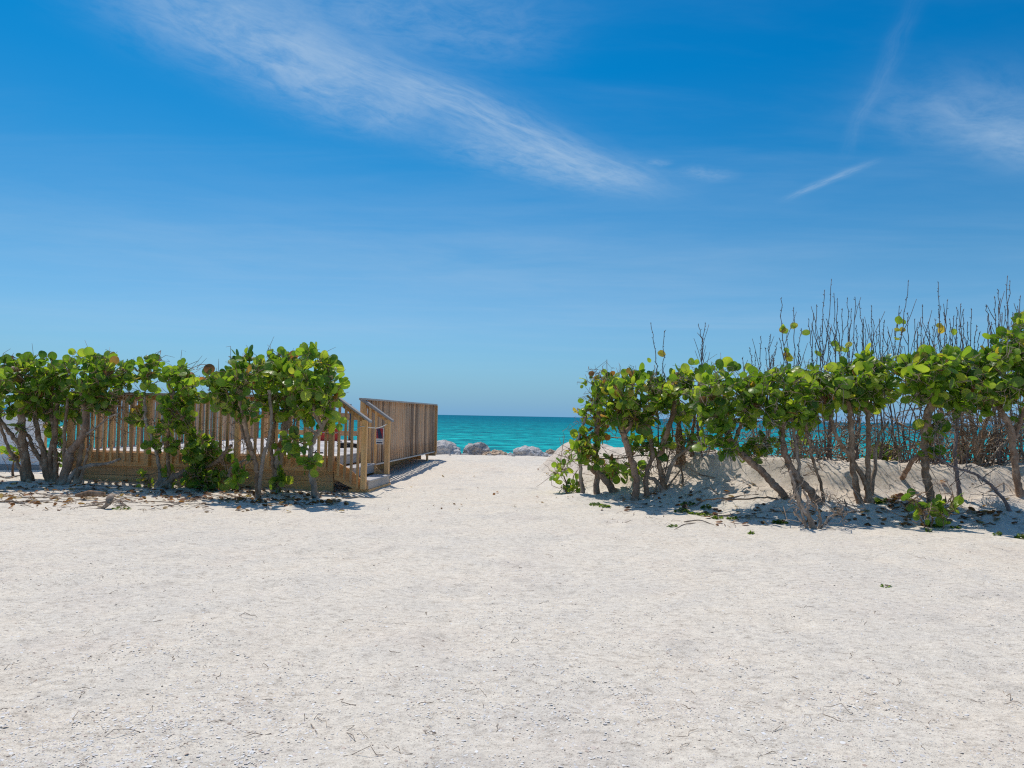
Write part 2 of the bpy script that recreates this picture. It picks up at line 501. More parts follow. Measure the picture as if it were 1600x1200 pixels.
def m_sea():
    mm, g, out = mat('sea_water')
    co = g.n('ShaderNodeTexCoord').outputs['Object']
    s = g.n('ShaderNodeSeparateXYZ', None, Vector=co)
    ly = g.m('LOGARITHM', g.m('MAXIMUM', s.outputs[1], 1.0), 10.0)
    sw = g.noise(g.mapping(co, sc=(0.006, 0.03, 1)), 1.0, 4.0, 0.6)
    t = g.m('ADD', ly, g.m('MULTIPLY', g.m('SUBTRACT', sw, 0.5), 0.45))
    c = g.ramp(g.mr(t, 1.2, 3.6), [(0.0, SEA[0]), (0.22, SEA[1]), (0.40, SEA[2]), (0.60, SEA[3]), (1.0, SEA[4])])
    pat = g.noise(g.mapping(co, sc=(0.018, 0.085, 1)), 1.0, 8.0, 0.78)
    c = g.mix(1.0, c, g.ramp(pat, [(0.36, (0.5, 0.68, 0.78)), (0.5, (1, 1, 1)), (0.64, (1.7, 1.28, 1.18))]), 'MULTIPLY')
    rip = g.noise(g.mapping(co, sc=(0.42, 0.34, 1)), 1.0, 5.0, 0.72)
    c = g.mix(1.0, c, g.ramp(rip, [(0.36, (0.3, 0.50, 0.60)), (0.5, (1, 1, 1)), (0.62, (3.0, 1.55, 1.42))]), 'MULTIPLY')
    # foam flecks on the breaking crests
    fo = g.noise(g.mapping(co, sc=(0.10, 0.9, 1)), 1.0, 6.0, 0.75)
    band = g.noise(g.mapping(co, sc=(0.012, 0.09, 1)), 1.0, 2.0, 0.5)
    foam = g.m('MULTIPLY', g.mr(fo, 0.64, 0.70, 0, 1, True), g.mr(band, 0.54, 0.60, 0, 1, True))
    c = g.mix(foam, c, (0.75, 0.8, 0.8))
    w1 = g.noise(g.mapping(co, sc=(0.35, 1.1, 1)), 1.0, 8.0, 0.72, 0.3)
    n = g.bump(w1, 0.7, 0.5)
    df = g.n('ShaderNodeBsdfDiffuse', None, Color=c, Roughness=0.3, Normal=n)
    gl = g.n('ShaderNodeBsdfGlossy', None, Color=(0.6, 0.85, 1.0), Roughness=0.45, Normal=n)
    ms = g.n('ShaderNodeMixShader', None, i0=0.022, i1=df.outputs[0], i2=gl.outputs[0])
    g.t.links.new(ms.outputs[0], out.inputs[0])
    return mm


SEA = [(0.004, 0.40, 0.41), (0.006, 0.44, 0.46), (0.002, 0.29, 0.345), (0.0, 0.19, 0.275), (0.0, 0.155, 0.255)]


def m_rock(name, a, b, c_, sc=1.0):
    mm, g, out = mat(name)
    co = g.n('ShaderNodeTexCoord').outputs['Object']
    n = g.noise(co, 5.0 * sc, 8.0, 0.75, 0.4)
    n2 = g.noise(co, 22.0 * sc, 6.0, 0.75)
    vo = g.n('ShaderNodeTexVoronoi', {'feature': 'DISTANCE_TO_EDGE'}, Vector=g.vm('ADD', co, g.n('ShaderNodeTexNoise', None, Vector=co, Scale=6.0).outputs[1]), Scale=3.2 * sc)
    cr = g.mr(vo.outputs[0], 0.0, 0.06, 1.0, 0.0, True)
    c = g.ramp(g.m('ADD', g.m('MULTIPLY', n, 0.55), g.m('MULTIPLY', n2, 0.45)), [(0.36, a), (0.5, b), (0.62, c_)])
    c = g.mix(g.m('MULTIPLY', cr, 0.55), c, tuple(x * 0.45 for x in a))
    h = g.m('SUBTRACT', g.m('ADD', n, g.m('MULTIPLY', n2, 0.5)), g.m('MULTIPLY', cr, 0.4))
    principled(g, out, Base_Color=c, Roughness=0.95, Specular_IOR_Level=0.1, Normal=g.bump(h, 0.6, 0.06))
    return mm


M['sand'] = m_sand()
M['sea'] = m_sea()
M['rock_grey'] = m_rock('limestone_grey', (0.26, 0.235, 0.225), (0.52, 0.485, 0.465), (0.72, 0.69, 0.67))
M['rock_pale'] = m_rock('limestone_pale', (0.38, 0.355, 0.34), (0.64, 0.61, 0.59), (0.80, 0.78, 0.76))
M['rock_tan'] = m_rock('limestone_tan', (0.42, 0.28, 0.18), (0.66, 0.50, 0.36), (0.76, 0.60, 0.46), 0.7)


def m_bark(name, a, b, c_):
    mm, g, out = mat(name)
    co = g.n('ShaderNodeTexCoord').outputs['Object']
    n = g.noise(g.mapping(co, sc=(9, 9, 4)), 1.0, 6.0, 0.7, 0.6)
    p = g.noise(co, 5.5, 3.0, 0.5)
    f = g.noise(g.mapping(co, sc=(60, 60, 18)), 1.0, 4.0, 0.7)
    c = g.ramp(g.m('ADD', g.m('MULTIPLY', n, 0.7), g.m('MULTIPLY', f, 0.3)), [(0.33, a), (0.5, b), (0.66, c_)])
    c = g.mix(g.mr(p, 0.56, 0.66, 0, 0.5, True), c, tuple(x * 1.25 for x in c_))
    principled(g, out, Base_Color=c, Roughness=0.9, Specular_IOR_Level=0.15, Normal=g.bump(g.m('ADD', n, f), 0.6, 0.01))
    return mm


M['bark'] = m_bark('sea_grape_bark', (0.13, 0.075, 0.042), (0.28, 0.18, 0.115), (0.50, 0.37, 0.265))
M['bark_red'] = m_bark('ruddy_bark', (0.16, 0.095, 0.062), (0.32, 0.205, 0.14), (0.48, 0.36, 0.27))
M['dead'] = m_bark('dead_grey_wood', (0.17, 0.12, 0.085), (0.33, 0.255, 0.195), (0.56, 0.46, 0.38))
M['shoot'] = m_bark('bare_shoot_bark', (0.12, 0.092, 0.088), (0.21, 0.168, 0.158), (0.33, 0.28, 0.26))


def m_leaf(name='sea_grape_leaf', stops=None, rough=0.36):
    mm, g, out = mat(name)
    tint = g.n('ShaderNodeAttribute', {'attribute_name': 'tint'}).outputs['Fac']
    rnd = g.n('ShaderNodeObjectInfo').outputs['Random']
    uv = g.n('ShaderNodeUVMap').outputs[0]
    s = g.n('ShaderNodeSeparateXYZ', None, Vector=uv)
    t = g.m('ADD', tint, g.m('MULTIPLY', g.m('SUBTRACT', rnd, 0.5), 0.10))
    c = g.ramp(t, stops or [(0.0, (0.050, 0.125, 0.022)), (0.30, (0.095, 0.205, 0.028)), (0.58, (0.185, 0.32, 0.038)), (0.78, (0.31, 0.42, 0.065)),
                            (0.86, (0.38, 0.36, 0.05)), (0.92, (0.33, 0.22, 0.07)), (0.96, (0.24, 0.115, 0.055)), (1.0, (0.17, 0.085, 0.05))])
    dx = g.m('ABSOLUTE', g.m('SUBTRACT', s.outputs[0], 0.5))
    mid = g.mr(dx, 0.008, 0.030, 1.0, 0.0, True)
    ph = g.m('MULTIPLY', g.m('SUBTRACT', s.outputs[1], g.m('MULTIPLY', dx, 0.55)), 5.0)
    fr = g.m('ABSOLUTE', g.m('SUBTRACT', g.m('FRACT', ph), 0.5))
    side = g.mr(fr, 0.0, 0.06, 0.75, 0.0, True)
    vein = g.m('MAXIMUM', mid, side)
    n = g.noise(uv, 7.0, 4.0, 0.65)
    c = g.mix(g.mr(n, 0.35, 0.75, 0.0, 0.45), c, g.mix(1.0, c, (1.5, 1.15, 0.9), 'MULTIPLY'))
    edge = g.mr(g.vm('LENGTH', g.vm('SUBTRACT', uv, (0.5, 0.5, 0))), 0.40, 0.5, 0.0, 0.35, True)
    c = g.mix(g.m('MULTIPLY', edge, g.mr(n, 0.4, 0.6)), c, (0.26, 0.14, 0.05))
    c = g.mix(g.m('MULTIPLY', vein, 0.42), c, (0.26, 0.27, 0.10))
    nb = g.bump(vein, 0.35, 0.004)
    b = g.n('ShaderNodeBsdfPrincipled', None, Base_Color=c, Roughness=rough, Specular_IOR_Level=0.5, Normal=nb)
    tr = g.n('ShaderNodeBsdfTranslucent', None, Color=g.mix(1.0, c, (2.2, 2.1, 0.8), 'MULTIPLY'))
    mx = g.n('ShaderNodeMixShader', None, i0=0.47, i1=b.outputs[0], i2=tr.outputs[0])
    g.t.links.new(mx.outputs[0], out.inputs[0])
    return mm


M['leaf'] = m_leaf()
M['dryleaf'] = m_leaf('fallen_leaf', [(0.0, (0.07, 0.035, 0.025)), (0.35, (0.13, 0.06, 0.04)), (0.55, (0.22, 0.105, 0.07)), (0.7, (0.16, 0.12, 0.10)), (1.0, (0.34, 0.28, 0.23))], 0.7)
M['weed'] = m_leaf('low_weed', [(0.0, (0.045, 0.11, 0.02)), (0.5, (0.09, 0.18, 0.03)), (1.0, (0.16, 0.25, 0.06))], 0.5)


# ------------------------------------------------------------------ sand and sea
def grow(lo, hi, step, a, b, g=1.28):
    """coordinates: even steps between lo and hi, then growing out to a and b"""
    c = list(np.arange(lo, hi + 1e-6, step))
    s = step
    x = hi
    while x < b:
        s *= g
        x += s
        c.append(min(x, b))
    s = step
    x = lo
    pre = []
    while x > a:
        s *= g
        x -= s
        pre.append(max(x, a))
    return np.array(pre[::-1] + c)


def build_ground():
    xs = grow(-13.0, 10.0, 0.075, -3000, 3000)
    ys = grow(1.5, 25.0, 0.075, -600, 6000)
    X, Y = np.meshgrid(xs, ys)
    Z = ground(X, Y)
    far = np.hypot(X, Y - 10) > 60
    Z = np.where(far & (Y < 10), 0.0, Z)
    nx, ny = len(xs), len(ys)
    vs = np.stack([X, Y, Z], -1).reshape(-1, 3)
    i = np.arange(nx * ny).reshape(ny, nx)
    fs = np.stack([i[:-1, :-1], i[:-1, 1:], i[1:, 1:], i[1:, :-1]], -1).reshape(-1, 4)
    me = bpy.data.meshes.new('sand')
    me.vertices.add(len(vs)); me.vertices.foreach_set('co', vs.ravel())
    me.loops.add(fs.size); me.loops.foreach_set('vertex_index', fs.ravel())
    me.polygons.add(len(fs)); me.polygons.foreach_set('loop_start', np.arange(0, fs.size, 4))
    me.polygons.foreach_set('use_smooth', np.ones(len(fs), bool))
    me.update(calc_edges=True)
    me.materials.append(M['sand'])
    tag(link('sand', me), kind='structure')


build_ground()
w = MB()
ys = [24.0, 60, 120, 250, 500, 1000, 2500, 12000]
xs = [-12000, -2500, -400, -60, 0, 60, 400, 2500, 12000]
w.add([(x, y, 0) for y in ys for x in xs], [(r * 9 + c, r * 9 + c + 1, (r + 1) * 9 + c + 1, (r + 1) * 9 + c) for r in range(len(ys) - 1) for c in range(8)])
tag(w.build('sea', M['sea'], loc=(0, 0, -0.9)), kind='structure')


def rock(name, label, px0, px1, ytop, d, mt, seed, depth=1.0, ybot=714, lump=0.28, flat=1.0):
    """a boulder seen between columns px0 and px1, its top at row ytop, d metres ahead"""
    import bmesh
    from mathutils import noise
    a, b = at(px0, 700, d), at(px1, 700, d)
    top = at((px0 + px1) / 2, ytop, d).z
    cx, hw = (a.x + b.x) / 2, (b.x - a.x) / 2
    base = -0.25
    bm = bmesh.new()
    bmesh.ops.create_icosphere(bm, subdivisions=5, radius=1.0)
    h = top - base
    for v in bm.verts:
        p = v.co.copy()
        q = p * 1.1 + Vector((seed * 3.1, seed * 7.7, 0))
        k = 1 + lump * noise.fractal(q, 0.9, 2.1, 3) + 0.07 * noise.noise(q * 4) + 0.035 * noise.noise(q * 9) + 0.02 * noise.noise(q * 19)
        cell = noise.voronoi(q * 1.6)[0]
        k -= 0.10 * max(0, 0.35 - (cell[1] - cell[0])) 
        s = math.copysign(abs(p.z) ** flat, p.z)
        v.co = Vector((p.x * k * hw, p.y * k * depth * hw, s * k * h * 0.5 * 1.1))
    zmax = max(v.co.z for v in bm.verts)
    for v in bm.verts:
        v.co.z *= (h * 0.5) / zmax
    me = bpy.data.meshes.new(name)
    bm.to_mesh(me); bm.free()
    me.polygons.foreach_set('use_smooth', [True] * len(me.polygons))
    me.materials.append(mt)
    o = link(name, me, loc=(cx, d, base + h * 0.5))
    return tag(o, label, 'boulder', 'boulders along the top of the beach')


rock('boulder', 'large pale rounded boulder at the seaward end of the slatted deck wall', 664, 718, 687, 24.4, M['rock_pale'], 1, 0.9, lump=0.2)
rock('boulder', 'grey domed boulder between the deck wall boulder and the tan rock', 724, 767, 690, 25.0, M['rock_grey'], 2, 0.9)
rock('boulder', 'flat tan rock beside the grey domed boulder', 762, 795, 702.5, 24.6, M['rock_tan'], 3, 0.8, flat=0.7)
rock('boulder', 'small tan rock tucked low against the domed boulder', 752, 772, 705.5, 24.3, M['rock_tan'], 4, 0.9)
rock('boulder', 'wide pale grey boulder nearest the sand mound', 800, 853, 696, 24.2, M['rock_pale'], 5, 0.8, flat=0.85)
rock('boulder', 'small tan rock between the wide grey boulder and the sand mound', 850, 871, 701, 25.0, M['rock_tan'], 6, 0.8)
rock('boulder', 'low grey stone between the first two boulders', 708, 732, 708, 24.3, M['rock_grey'], 7, 0.9)
rock('boulder', 'small grey stone at the foot of the wide pale boulder', 792, 806, 708.5, 24.0, M['rock_grey'], 8, 0.9)
rock('boulder', 'tan boulder seen between the first trunks of the dune hedge', 938, 975, 711, 19.6, M['rock_tan'], 9, 0.8)
rock('boulder', 'pale stone beside the tan boulder behind the dune hedge', 915, 950, 716, 19.2, M['rock_pale'], 12, 0.8)


def rubble():
    rng = random.Random(77)
    import bmesh
    bm = bmesh.new()
    for _ in range(90):
        x, y = rng.uniform(-3.6, 2.2), rng.gauss(24.2, 0.5)
        r = rng.uniform(.05, .17)
        mt = Matrix.Translation((x, y, gz(x, y) + r * .3)) @ Matrix.Rotation(rng.uniform(0, 6), 4, 'Z') @ Matrix.Diagonal((r, r * rng.uniform(.6, 1), r * rng.uniform(.45, .8), 1))
        res = bmesh.ops.create_icosphere(bm, subdivisions=1, radius=1.0, matrix=mt)
        for v in res['verts']:
            v.co += Vector((rng.gauss(0, 1), rng.gauss(0, 1), rng.gauss(0, 1))) * r * .12
    me = bpy.data.meshes.new('rubble'); bm.to_mesh(me); bm.free()
    me.materials.append(M['rock_pale'])
    tag(link('rubble', me), 'small broken stones strewn between the boulders', 'rubble', kind='stuff')


rubble()


# ------------------------------------------------------------------ deck
TH = R(6.4)
DX, DY = -3.13, 13.2
deck = thing('wooden_deck', 'raised wooden deck with slatted railings and short stairs facing the sand path', 'deck', (DX, DY, 0), -TH)
LEN, DEP, ZF, ZR = 5.10, 7.90, 0.63, 1.70
SW = 1.35                                # stair width


def part(name, mb, mt, smooth=False, loc=None, parent=None):
    return mb.build(name, mt, parent or deck, smooth, loc)


_mesh = {}


def shared(name, key, make, mt, loc, rot=None, parent=None):
    if key not in _mesh:
        mb = MB(); make(mb)
        o = mb.build(name, mt, parent or deck, False, loc)
        _mesh[key] = o.data
    else:
        o = link(name, _mesh[key], parent or deck, loc)
    if rot:
        o.rotation_euler = rot
    return o


def jit(a):
    return random.uniform(-a, a)


# floor planks
n = int(DEP / 0.142)
for i in range(n):
    y = 0.0 + i * 0.142
    shared('plank', 'plank', lambda b: b.box((-LEN, 0.003, -0.028), (0.02, 0.138, 0.0), bev=0.004), M['plank'], (0, y, ZF + jit(0.0012)))
# fascia and skirt, front and left side
b = MB(); b.box((-LEN, -0.045, 0.35), (0.0, -0.004, 0.600), bev=0.004); part('fascia_board', b, M['wood_x'])
for k, (x0, x1) in enumerate(((-LEN, -4.0), (-3.996, -0.04))):
    b = MB(); b.box((x0, 0.03, 0.175), (x1, 0.07, 0.348), bev=0.003); part('skirt_board', b, M['wood_x'])
    b = MB(); b.box((x0, 0.033, -0.12), (x1, 0.073, 0.171), bev=0.003); part('skirt_board', b, M['wood_x'])
b = MB(); b.box((0.004, SW + 0.05, 0.36), (0.045, DEP, 0.60)); part('fascia_board', b, M['wood_y'])
b = MB(); b.box((-LEN, 0.0, 0.36), (-LEN - 0.04, DEP, 0.60)); part('fascia_board', b, M['wood_y'])
b = MB(); b.box((-LEN, DEP + 0.004, 0.36), (0.0, DEP + 0.045, 0.60)); part('fascia_board', b, M['wood_x'])
for k in range(1, 9):
    b = MB(); b.box((-LEN + 0.02, k * 0.87 - 0.02, 0.38), (-0.02, k * 0.87 + 0.02, 0.60)); part('joist', b, M['wood_x'])
for x in (-2.6, -LEN + 0.2):
    for y in (0.4, 2.6, 5.2, DEP - 0.25):
        b = MB(); b.box((x - 0.045, y - 0.045, -0.3), (x + 0.045, y + 0.045, 0.38)); part('support_post', b, M['wood_up'])


def baluster(x, y, z0, z1, key='bal', w=0.042, mt='wood_up'):
    h = z1 - z0
    o = shared('baluster', (key, round(h, 3)), lambda q: q.box((-w / 2, -w / 2, 0), (w / 2, w / 2, h)), M[mt], (x, y, z0))
    o.rotation_euler = (jit(0.004), jit(0.004), jit(0.03))
    return o


def post(x, y, z0, z1, w=0.09):
    b = MB(); b.box((-w / 2, -w / 2, 0), (w / 2, w / 2, z1 - z0), bev=0.004)
    return part('post', b, M['wood_up'], loc=(x, y, z0))


CAP = 0.035
ZC = ZR - CAP                              # underside of the cap board
# front railing
fposts = [-LEN + 0.05, -3.52, -1.80, -0.05]
for x in fposts:
    post(x, -0.045 - 0.047, 0.36, ZC)
b = MB(); b.box((-LEN - 0.02, -0.17, ZC), (0.03, -0.03, ZR), bev=0.004); part('cap_rail', b, M['cap_x'])
b = MB(); b.box((-LEN, -0.044, ZC - 0.095), (0.0, -0.006, ZC - 0.001)); part('top_rail', b, M['wood_x'])
x = -LEN + 0.19
while x < -0.12:
    if min(abs(x - p) for p in fposts) > 0.075:
        baluster(x, -0.068, 0.425, ZC - 0.004)
    x += 0.132
# right-hand side railing, seaward of the stairs
b = MB(); b.box((-0.02, SW - 0.06, ZC), (0.12, DEP + 0.06, ZR), bev=0.004); part('cap_rail', b, M['cap_y'])
b = MB(); b.box((0.006, SW, ZC - 0.095), (0.044, DEP, ZC - 0.001)); part('top_rail', b, M['wood_y'])
b = MB(); b.box((0.047, SW + 0.05, 0.330), (0.105, DEP + 0.03, 0.358)); part('bottom_board', b, M['cap_y'])
y = SW + 0.17
while y < DEP - 0.03:
    baluster(0.066, y, 0.360, ZC - 0.004, 'slat', 0.040, 'slat_up')
    y += 0.165
b = MB(); b.box((0.046, DEP - 0.045, 0.30), (0.136, DEP + 0.045, ZC - 0.003)); part('post', b, M['wood_up'])
post(-0.05, DEP - 0.05, ZF, ZC - 0.1)
b = MB(); b.box((-0.14, DEP - 0.22, 0.24), (0.14, DEP - 0.10, 0.34)); part('beam', b, M['wood_x'])
b = MB(); b.box((-LEN + 0.03, DEP - 0.06, -0.2), (-0.3, DEP - 0.02, 0.355)); part('skirt_board', b, M['wood_x'])  # seaward skirt added to keep light out from under the deck
b = MB(); b.box((-LEN + 0.06, 0.08, -0.2), (-LEN + 0.10, DEP - 0.07, 0.355)); part('skirt_board', b, M['wood_y'])  # left skirt, also added to block light below the floor
b = MB(); b.box((-0.62, 0.5, -0.2), (-0.58, DEP - 0.07, 0.378)); part('skirt_board', b, M['wood_y'])  # solid inner skirt assumed here, keeps the gap under the slats dark
for y in (DEP - 0.75,):
    b = MB(); b.box((0.005, y, -0.2), (0.05, y + 0.09, 0.36)); part('support_post', b, M['wood_up'])
# left-hand side railing
b = MB(); b.box((-LEN - 0.12, -0.02, ZC), (-LEN + 0.02, DEP + 0.06, ZR), bev=0.004); part('cap_rail', b, M['cap_y'])
y = 0.14
while y < DEP:
    baluster(-LEN - 0.068, y, 0.40, ZC - 0.004, 'slat', 0.044, 'slat_up')
    y += 0.132
b = MB(); b.box((-LEN - 0.044, 0.0, ZC - 0.095), (-LEN - 0.005, DEP, ZC - 0.001)); part('top_rail', b, M['wood_y'])
# seaward railing: two wide boards between posts
for x in (-LEN + 0.1, -3.75, -2.45, -1.2):
    post(x, DEP + 0.10, 0.2, 1.42)
for z0, z1 in ((1.20, 1.39), (0.74, 0.88)):
    b = MB(); b.box((-LEN, DEP + 0.05 - 0.002 * z0, z0), (-0.15, DEP + 0.012, z1)); part('rail_board', b, M['wood_x'])
# stairs: two treads, three risers, stringers, hand rails
zt = [0.425, 0.215]
RUN = 0.295
b = MB(); b.box((0.004, 0.02, 0.452), (0.030, SW - 0.02, 0.598), bev=0.003); part('riser', b, M['riser'])
for k in range(2):
    x0 = 0.032 + k * RUN
    b = MB(); b.box((x0, 0.0, zt[k] - 0.028), (x0 + RUN + 0.022, SW - 0.01, zt[k]), bev=0.004); part('tread', b, M['tread'])
    b = MB(); b.box((x0 + RUN - 0.026, 0.002, zt[k] - 0.175 - (0.01 if k else 0)), (x0 + RUN - 0.002, SW - 0.012, zt[k] - 0.030), bev=0.003); part('riser', b, M['riser'])
for y0, y1 in ((-0.040, -0.002), (SW - 0.006, SW + 0.032)):
    b = MB()
    b.prism([(0.0, 0.22), (0.36, 0.055), (0.62, 0.055), (0.62, 0.11), (0.30, 0.39), (0.0, 0.54)], y0, y1)
    part('stringer', b, M['wood_x'])
b = MB(); b.box((0.27, -0.04, -0.10), (0.64, SW + 0.03, 0.052), bev=0.004); part('footing_beam', b, M['wood_x'])
for y, far in ((-0.087, 0), (SW + 0.02, 1)):
    z_at = lambda x: ZR - 0.035 - max(0.0, x - 0.03) * 0.68
    yc = y
    pw = 0.09
    bx = 0.555
    b = MB(); b.box((bx - pw / 2, -pw / 2, 0), (bx + pw / 2, pw / 2, z_at(bx) - 0.02 - (0.06 if not far else 0.02)), bev=0.004)
    part('post', b, M['wood_up'], loc=(0, yc, 0.06 if not far else 0.02))
    if far:
        b = MB(); b.box((-0.045, -pw / 2, 0), (0.045, pw / 2, ZC - 0.33), bev=0.004); part('post', b, M['wood_up'], loc=(0.05, yc - 0.02, 0.33))
    # sloping cap and the board under it
    for w2, t0, t1, nm, mt in ((0.07, 0.0, 0.036, 'handrail', 'cap_x'), (0.019, -0.100, -0.002, 'rail_board', 'wood_x')):
        x0, x1 = (-0.02 if far else 0.03), 0.66
        if nm == 'rail_board':
            x0, x1 = 0.03, 0.53
        poly = [(x0, z_at(x0) + t0), (x1, z_at(x1) + t0), (x1, z_at(x1) + t1), (max(x0, 0.03), z_at(0.03) + t1)]
        if x0 < 0.03:
            poly.append((x0, z_at(0.03) + t1))
        b = MB(); b.prism(poly, -w2, w2)
        part(nm, b, M[mt], loc=(0, yc + (0.0 if nm == 'handrail' else 0.028), 0))
    for k in range(4 if not far else 3):
        bx2 = 0.095 + k * 0.118
        z1 = z_at(bx2) - 0.012
        z0 = 0.34 - 0.60 * bx2 if not far else 0.36 - 0.6 * bx2
        b = MB(); b.box((-0.02, -0.02, 0), (0.02, 0.02, z1 - z0))
        part('baluster', b, M['wood_up'], loc=(bx2, yc + (-0.022 if not far else -0.05), z0))


def deck_pt(x, y, z):
    return Matrix.Translation((DX, DY, 0)) @ Matrix.Rotation(-TH, 4, 'Z') @ Vector((x, y, z))


# rope across the stairs with a small notice hanging on it
M['rope'] = m_plain('white_rope', (0.62, 0.58, 0.52), 0.8)
M['white'] = m_plain('white_paint', (0.72, 0.73, 0.75), 0.5, 0.05)
M['red'] = m_plain('red_plastic', (0.62, 0.018, 0.016), 0.4, 0.08)
M['navy'] = m_plain('navy_print', (0.02, 0.035, 0.10), 0.5, 0.08)
M['blueprint'] = m_plain('pale_blue_print', (0.30, 0.42, 0.58), 0.5, 0.08)
M['darkred'] = m_plain('dark_red_print', (0.34, 0.03, 0.05), 0.5, 0.08)
M['black'] = m_plain('black_rubber', (0.012, 0.012, 0.014), 0.55, 0.2)
M['steel'] = m_plain('dark_grey_metal', (0.10, 0.11, 0.13), 0.4, 0.1, 0.5)
A_, B_ = deck_pt(0.555, -0.14, 1.17), deck_pt(0.555, SW - 0.03, 1.20)
pts = []
for i in range(13):
    t = i / 12
    p = A_.lerp(B_, t); p.z -= 0.10 * 4 * t * (1 - t) * (0.5 if t < 0.5 else 0.6)
    pts.append(p)
b = MB(); b.tube(pts, [0.008] * 13, 6)
b.tube([deck_pt(0.44, -0.15, 1.02), deck_pt(0.44, -0.155, 1.14), deck_pt(0.50, -0.15, 1.165), A_], [0.006] * 4, 5)
tag(b.build('rope', M['rope'], smooth=True), 'thin white rope strung across the stair opening between the two end posts', 'rope')
mid = pts[8]
sg = thing('notice_sign', 'small red, navy and white notice hanging from the rope at the stairs', 'sign', (mid.x, mid.y, mid.z - 0.005), R(-28))
b = MB(); b.box((-0.085, -0.004, -0.31), (0.085, 0.004, 0.0)); b.build('board', M['white'], sg)
b = MB(); b.prism([(-0.078, -0.205), (0.078, -0.205), (0.078, -0.01), (-0.078, -0.01)], -0.0065, -0.0050); b.build('red_field', M['darkred'], sg)
b = MB(); b.prism([(-0.02, -0.203), (0.076, -0.203), (0.01, -0.03), (-0.06, -0.012)], -0.0090, -0.0075); b.build('navy_field', M['navy'], sg)
b = MB()
b.prism([(-0.07, -0.245), (0.07, -0.245), (0.07, -0.235), (-0.07, -0.235)], -0.0065, -0.0050)
b.build('print_line', M['blueprint'], sg)
b = MB(); b.prism([(-0.07, -0.295), (0.07, -0.295), (0.07, -0.272), (-0.07, -0.272)], -0.0065, -0.0050); b.build('print_line', M['navy'], sg)

# red chair-back shapes beyond the deck, seen through the railing
def cooler(px0, px1, d, z, label):
    a, c = at(px0, 680, d), at(px1, 680, d)
    w_ = c.x - a.x
    t = thing('cooler', label, 'cooler', ((a.x + c.x) / 2, d, z))
    b = MB()
    tw, bw = w_ / 2, w_ / 2 * 0.9
    vs = [(-bw, -0.16, 0), (bw, -0.16, 0), (bw, 0.16, 0), (-bw, 0.16, 0), (-tw, -0.18, 0.27), (tw, -0.18, 0.27), (tw, 0.18, 0.27), (-tw, 0.18, 0.27)]
    b.add(vs, [(0, 3, 2, 1), (4, 5, 6, 7), (0, 1, 5, 4), (1, 2, 6, 5), (2, 3, 7, 6), (3, 0, 4, 7)])
    b.build('body', M['red'], t)
    b = MB(); b.box((-tw - 0.01, -0.19, 0.272), (tw + 0.01, 0.19, 0.34), bev=0.012); b.build('lid', M['red'], t)
    b = MB(); b.tube([(-tw - 0.02, 0, 0.20), (-tw - 0.03, -0.1, 0.30), (-tw * 0.9, -0.195, 0.22), (tw * 0.9, -0.195, 0.22), (tw + 0.03, -0.1, 0.30), (tw + 0.02, 0, 0.20)], [0.008] * 6, 6)
    b.build('handle', M['white'], t)
    return t


cooler(497, 531, 20.3, ZF + 0.001, 'red plastic cooler standing at the seaward edge of the deck')
# black strap heap on the deck by the stairs
hp = at(546, 700, 16.3)
b = MB()
for k in range(7):
    ph = k * 0.9
    pts = [Vector((math.cos(a * 0.7 + ph) * (0.22 + 0.05 * math.sin(3 * a + k)), math.sin(a * 0.7 + ph) * 0.16, 0.02 + 0.022 * k * 0.5 + 0.015 * math.sin(a * 2 + k))) for a in np.linspace(0, 8.6, 22)]
    b.tube(pts, [0.014] * 22, 5)
tag(b.build('hose_coil', M['black'], smooth=True, loc=(hp.x, hp.y, ZF + 0.004)), 'black hose coiled on the pale deck planks at the top of the stairs', 'hose')
hp = at(494, 707.5, 13.9)
t = thing('sandal', 'dark sandal lying near the front edge of the deck planks', 'sandal', (hp.x, hp.y, ZF + 0.002), 0.2)
b = MB(); b.add([(x * 0.13, y * 0.05 * (1 - 0.25 * (x < 0)), z) for z in (0, 0.022) for x, y in ((-1, -.6), (-.6, -1), (.5, -1), (1, -.5), (1, .5), (.5, 1), (-.6, 1), (-1, .6))],
               [tuple(range(7, -1, -1)), tuple(range(8, 16))] + [(i, (i + 1) % 8, (i + 1) % 8 + 8, i + 8) for i in range(8)])
b.build('sole', M['black'], t)
b = MB(); b.tube([(-0.02, -0.045, 0.02), (0.0, -0.03, 0.05), (0.02, 0, 0.062), (0.0, 0.03, 0.05), (-0.02, 0.045, 0.02)], [0.009] * 5, 5); b.build('strap', M['black'], t)
# two thin umbrella poles beyond the deck
for px, d, lab in ((459, 20.6, 'thin dark pole standing at the seaward rail beyond the middle trunks'), (546.5, 20.7, 'thin dark pole by the seaward rail seen between the stair balusters'),
                   (530.5, 19.4, 'thin blue-grey pole on the deck just behind the front corner post')):
    p = at(px, 688, d)
    t = thing('pole', lab, 'pole', (p.x, d, ZF))
    b = MB(); b.tube([(0, 0, 0), (0, 0, 1.02)], [0.022] * 2, 10); b.build('shaft', M['steel'], t, True)
    b = MB(); b.tube([(0, 0, 0.0), (0, 0, 0.018)], [0.07] * 2, 14); b.build('foot_plate', M['steel'], t)

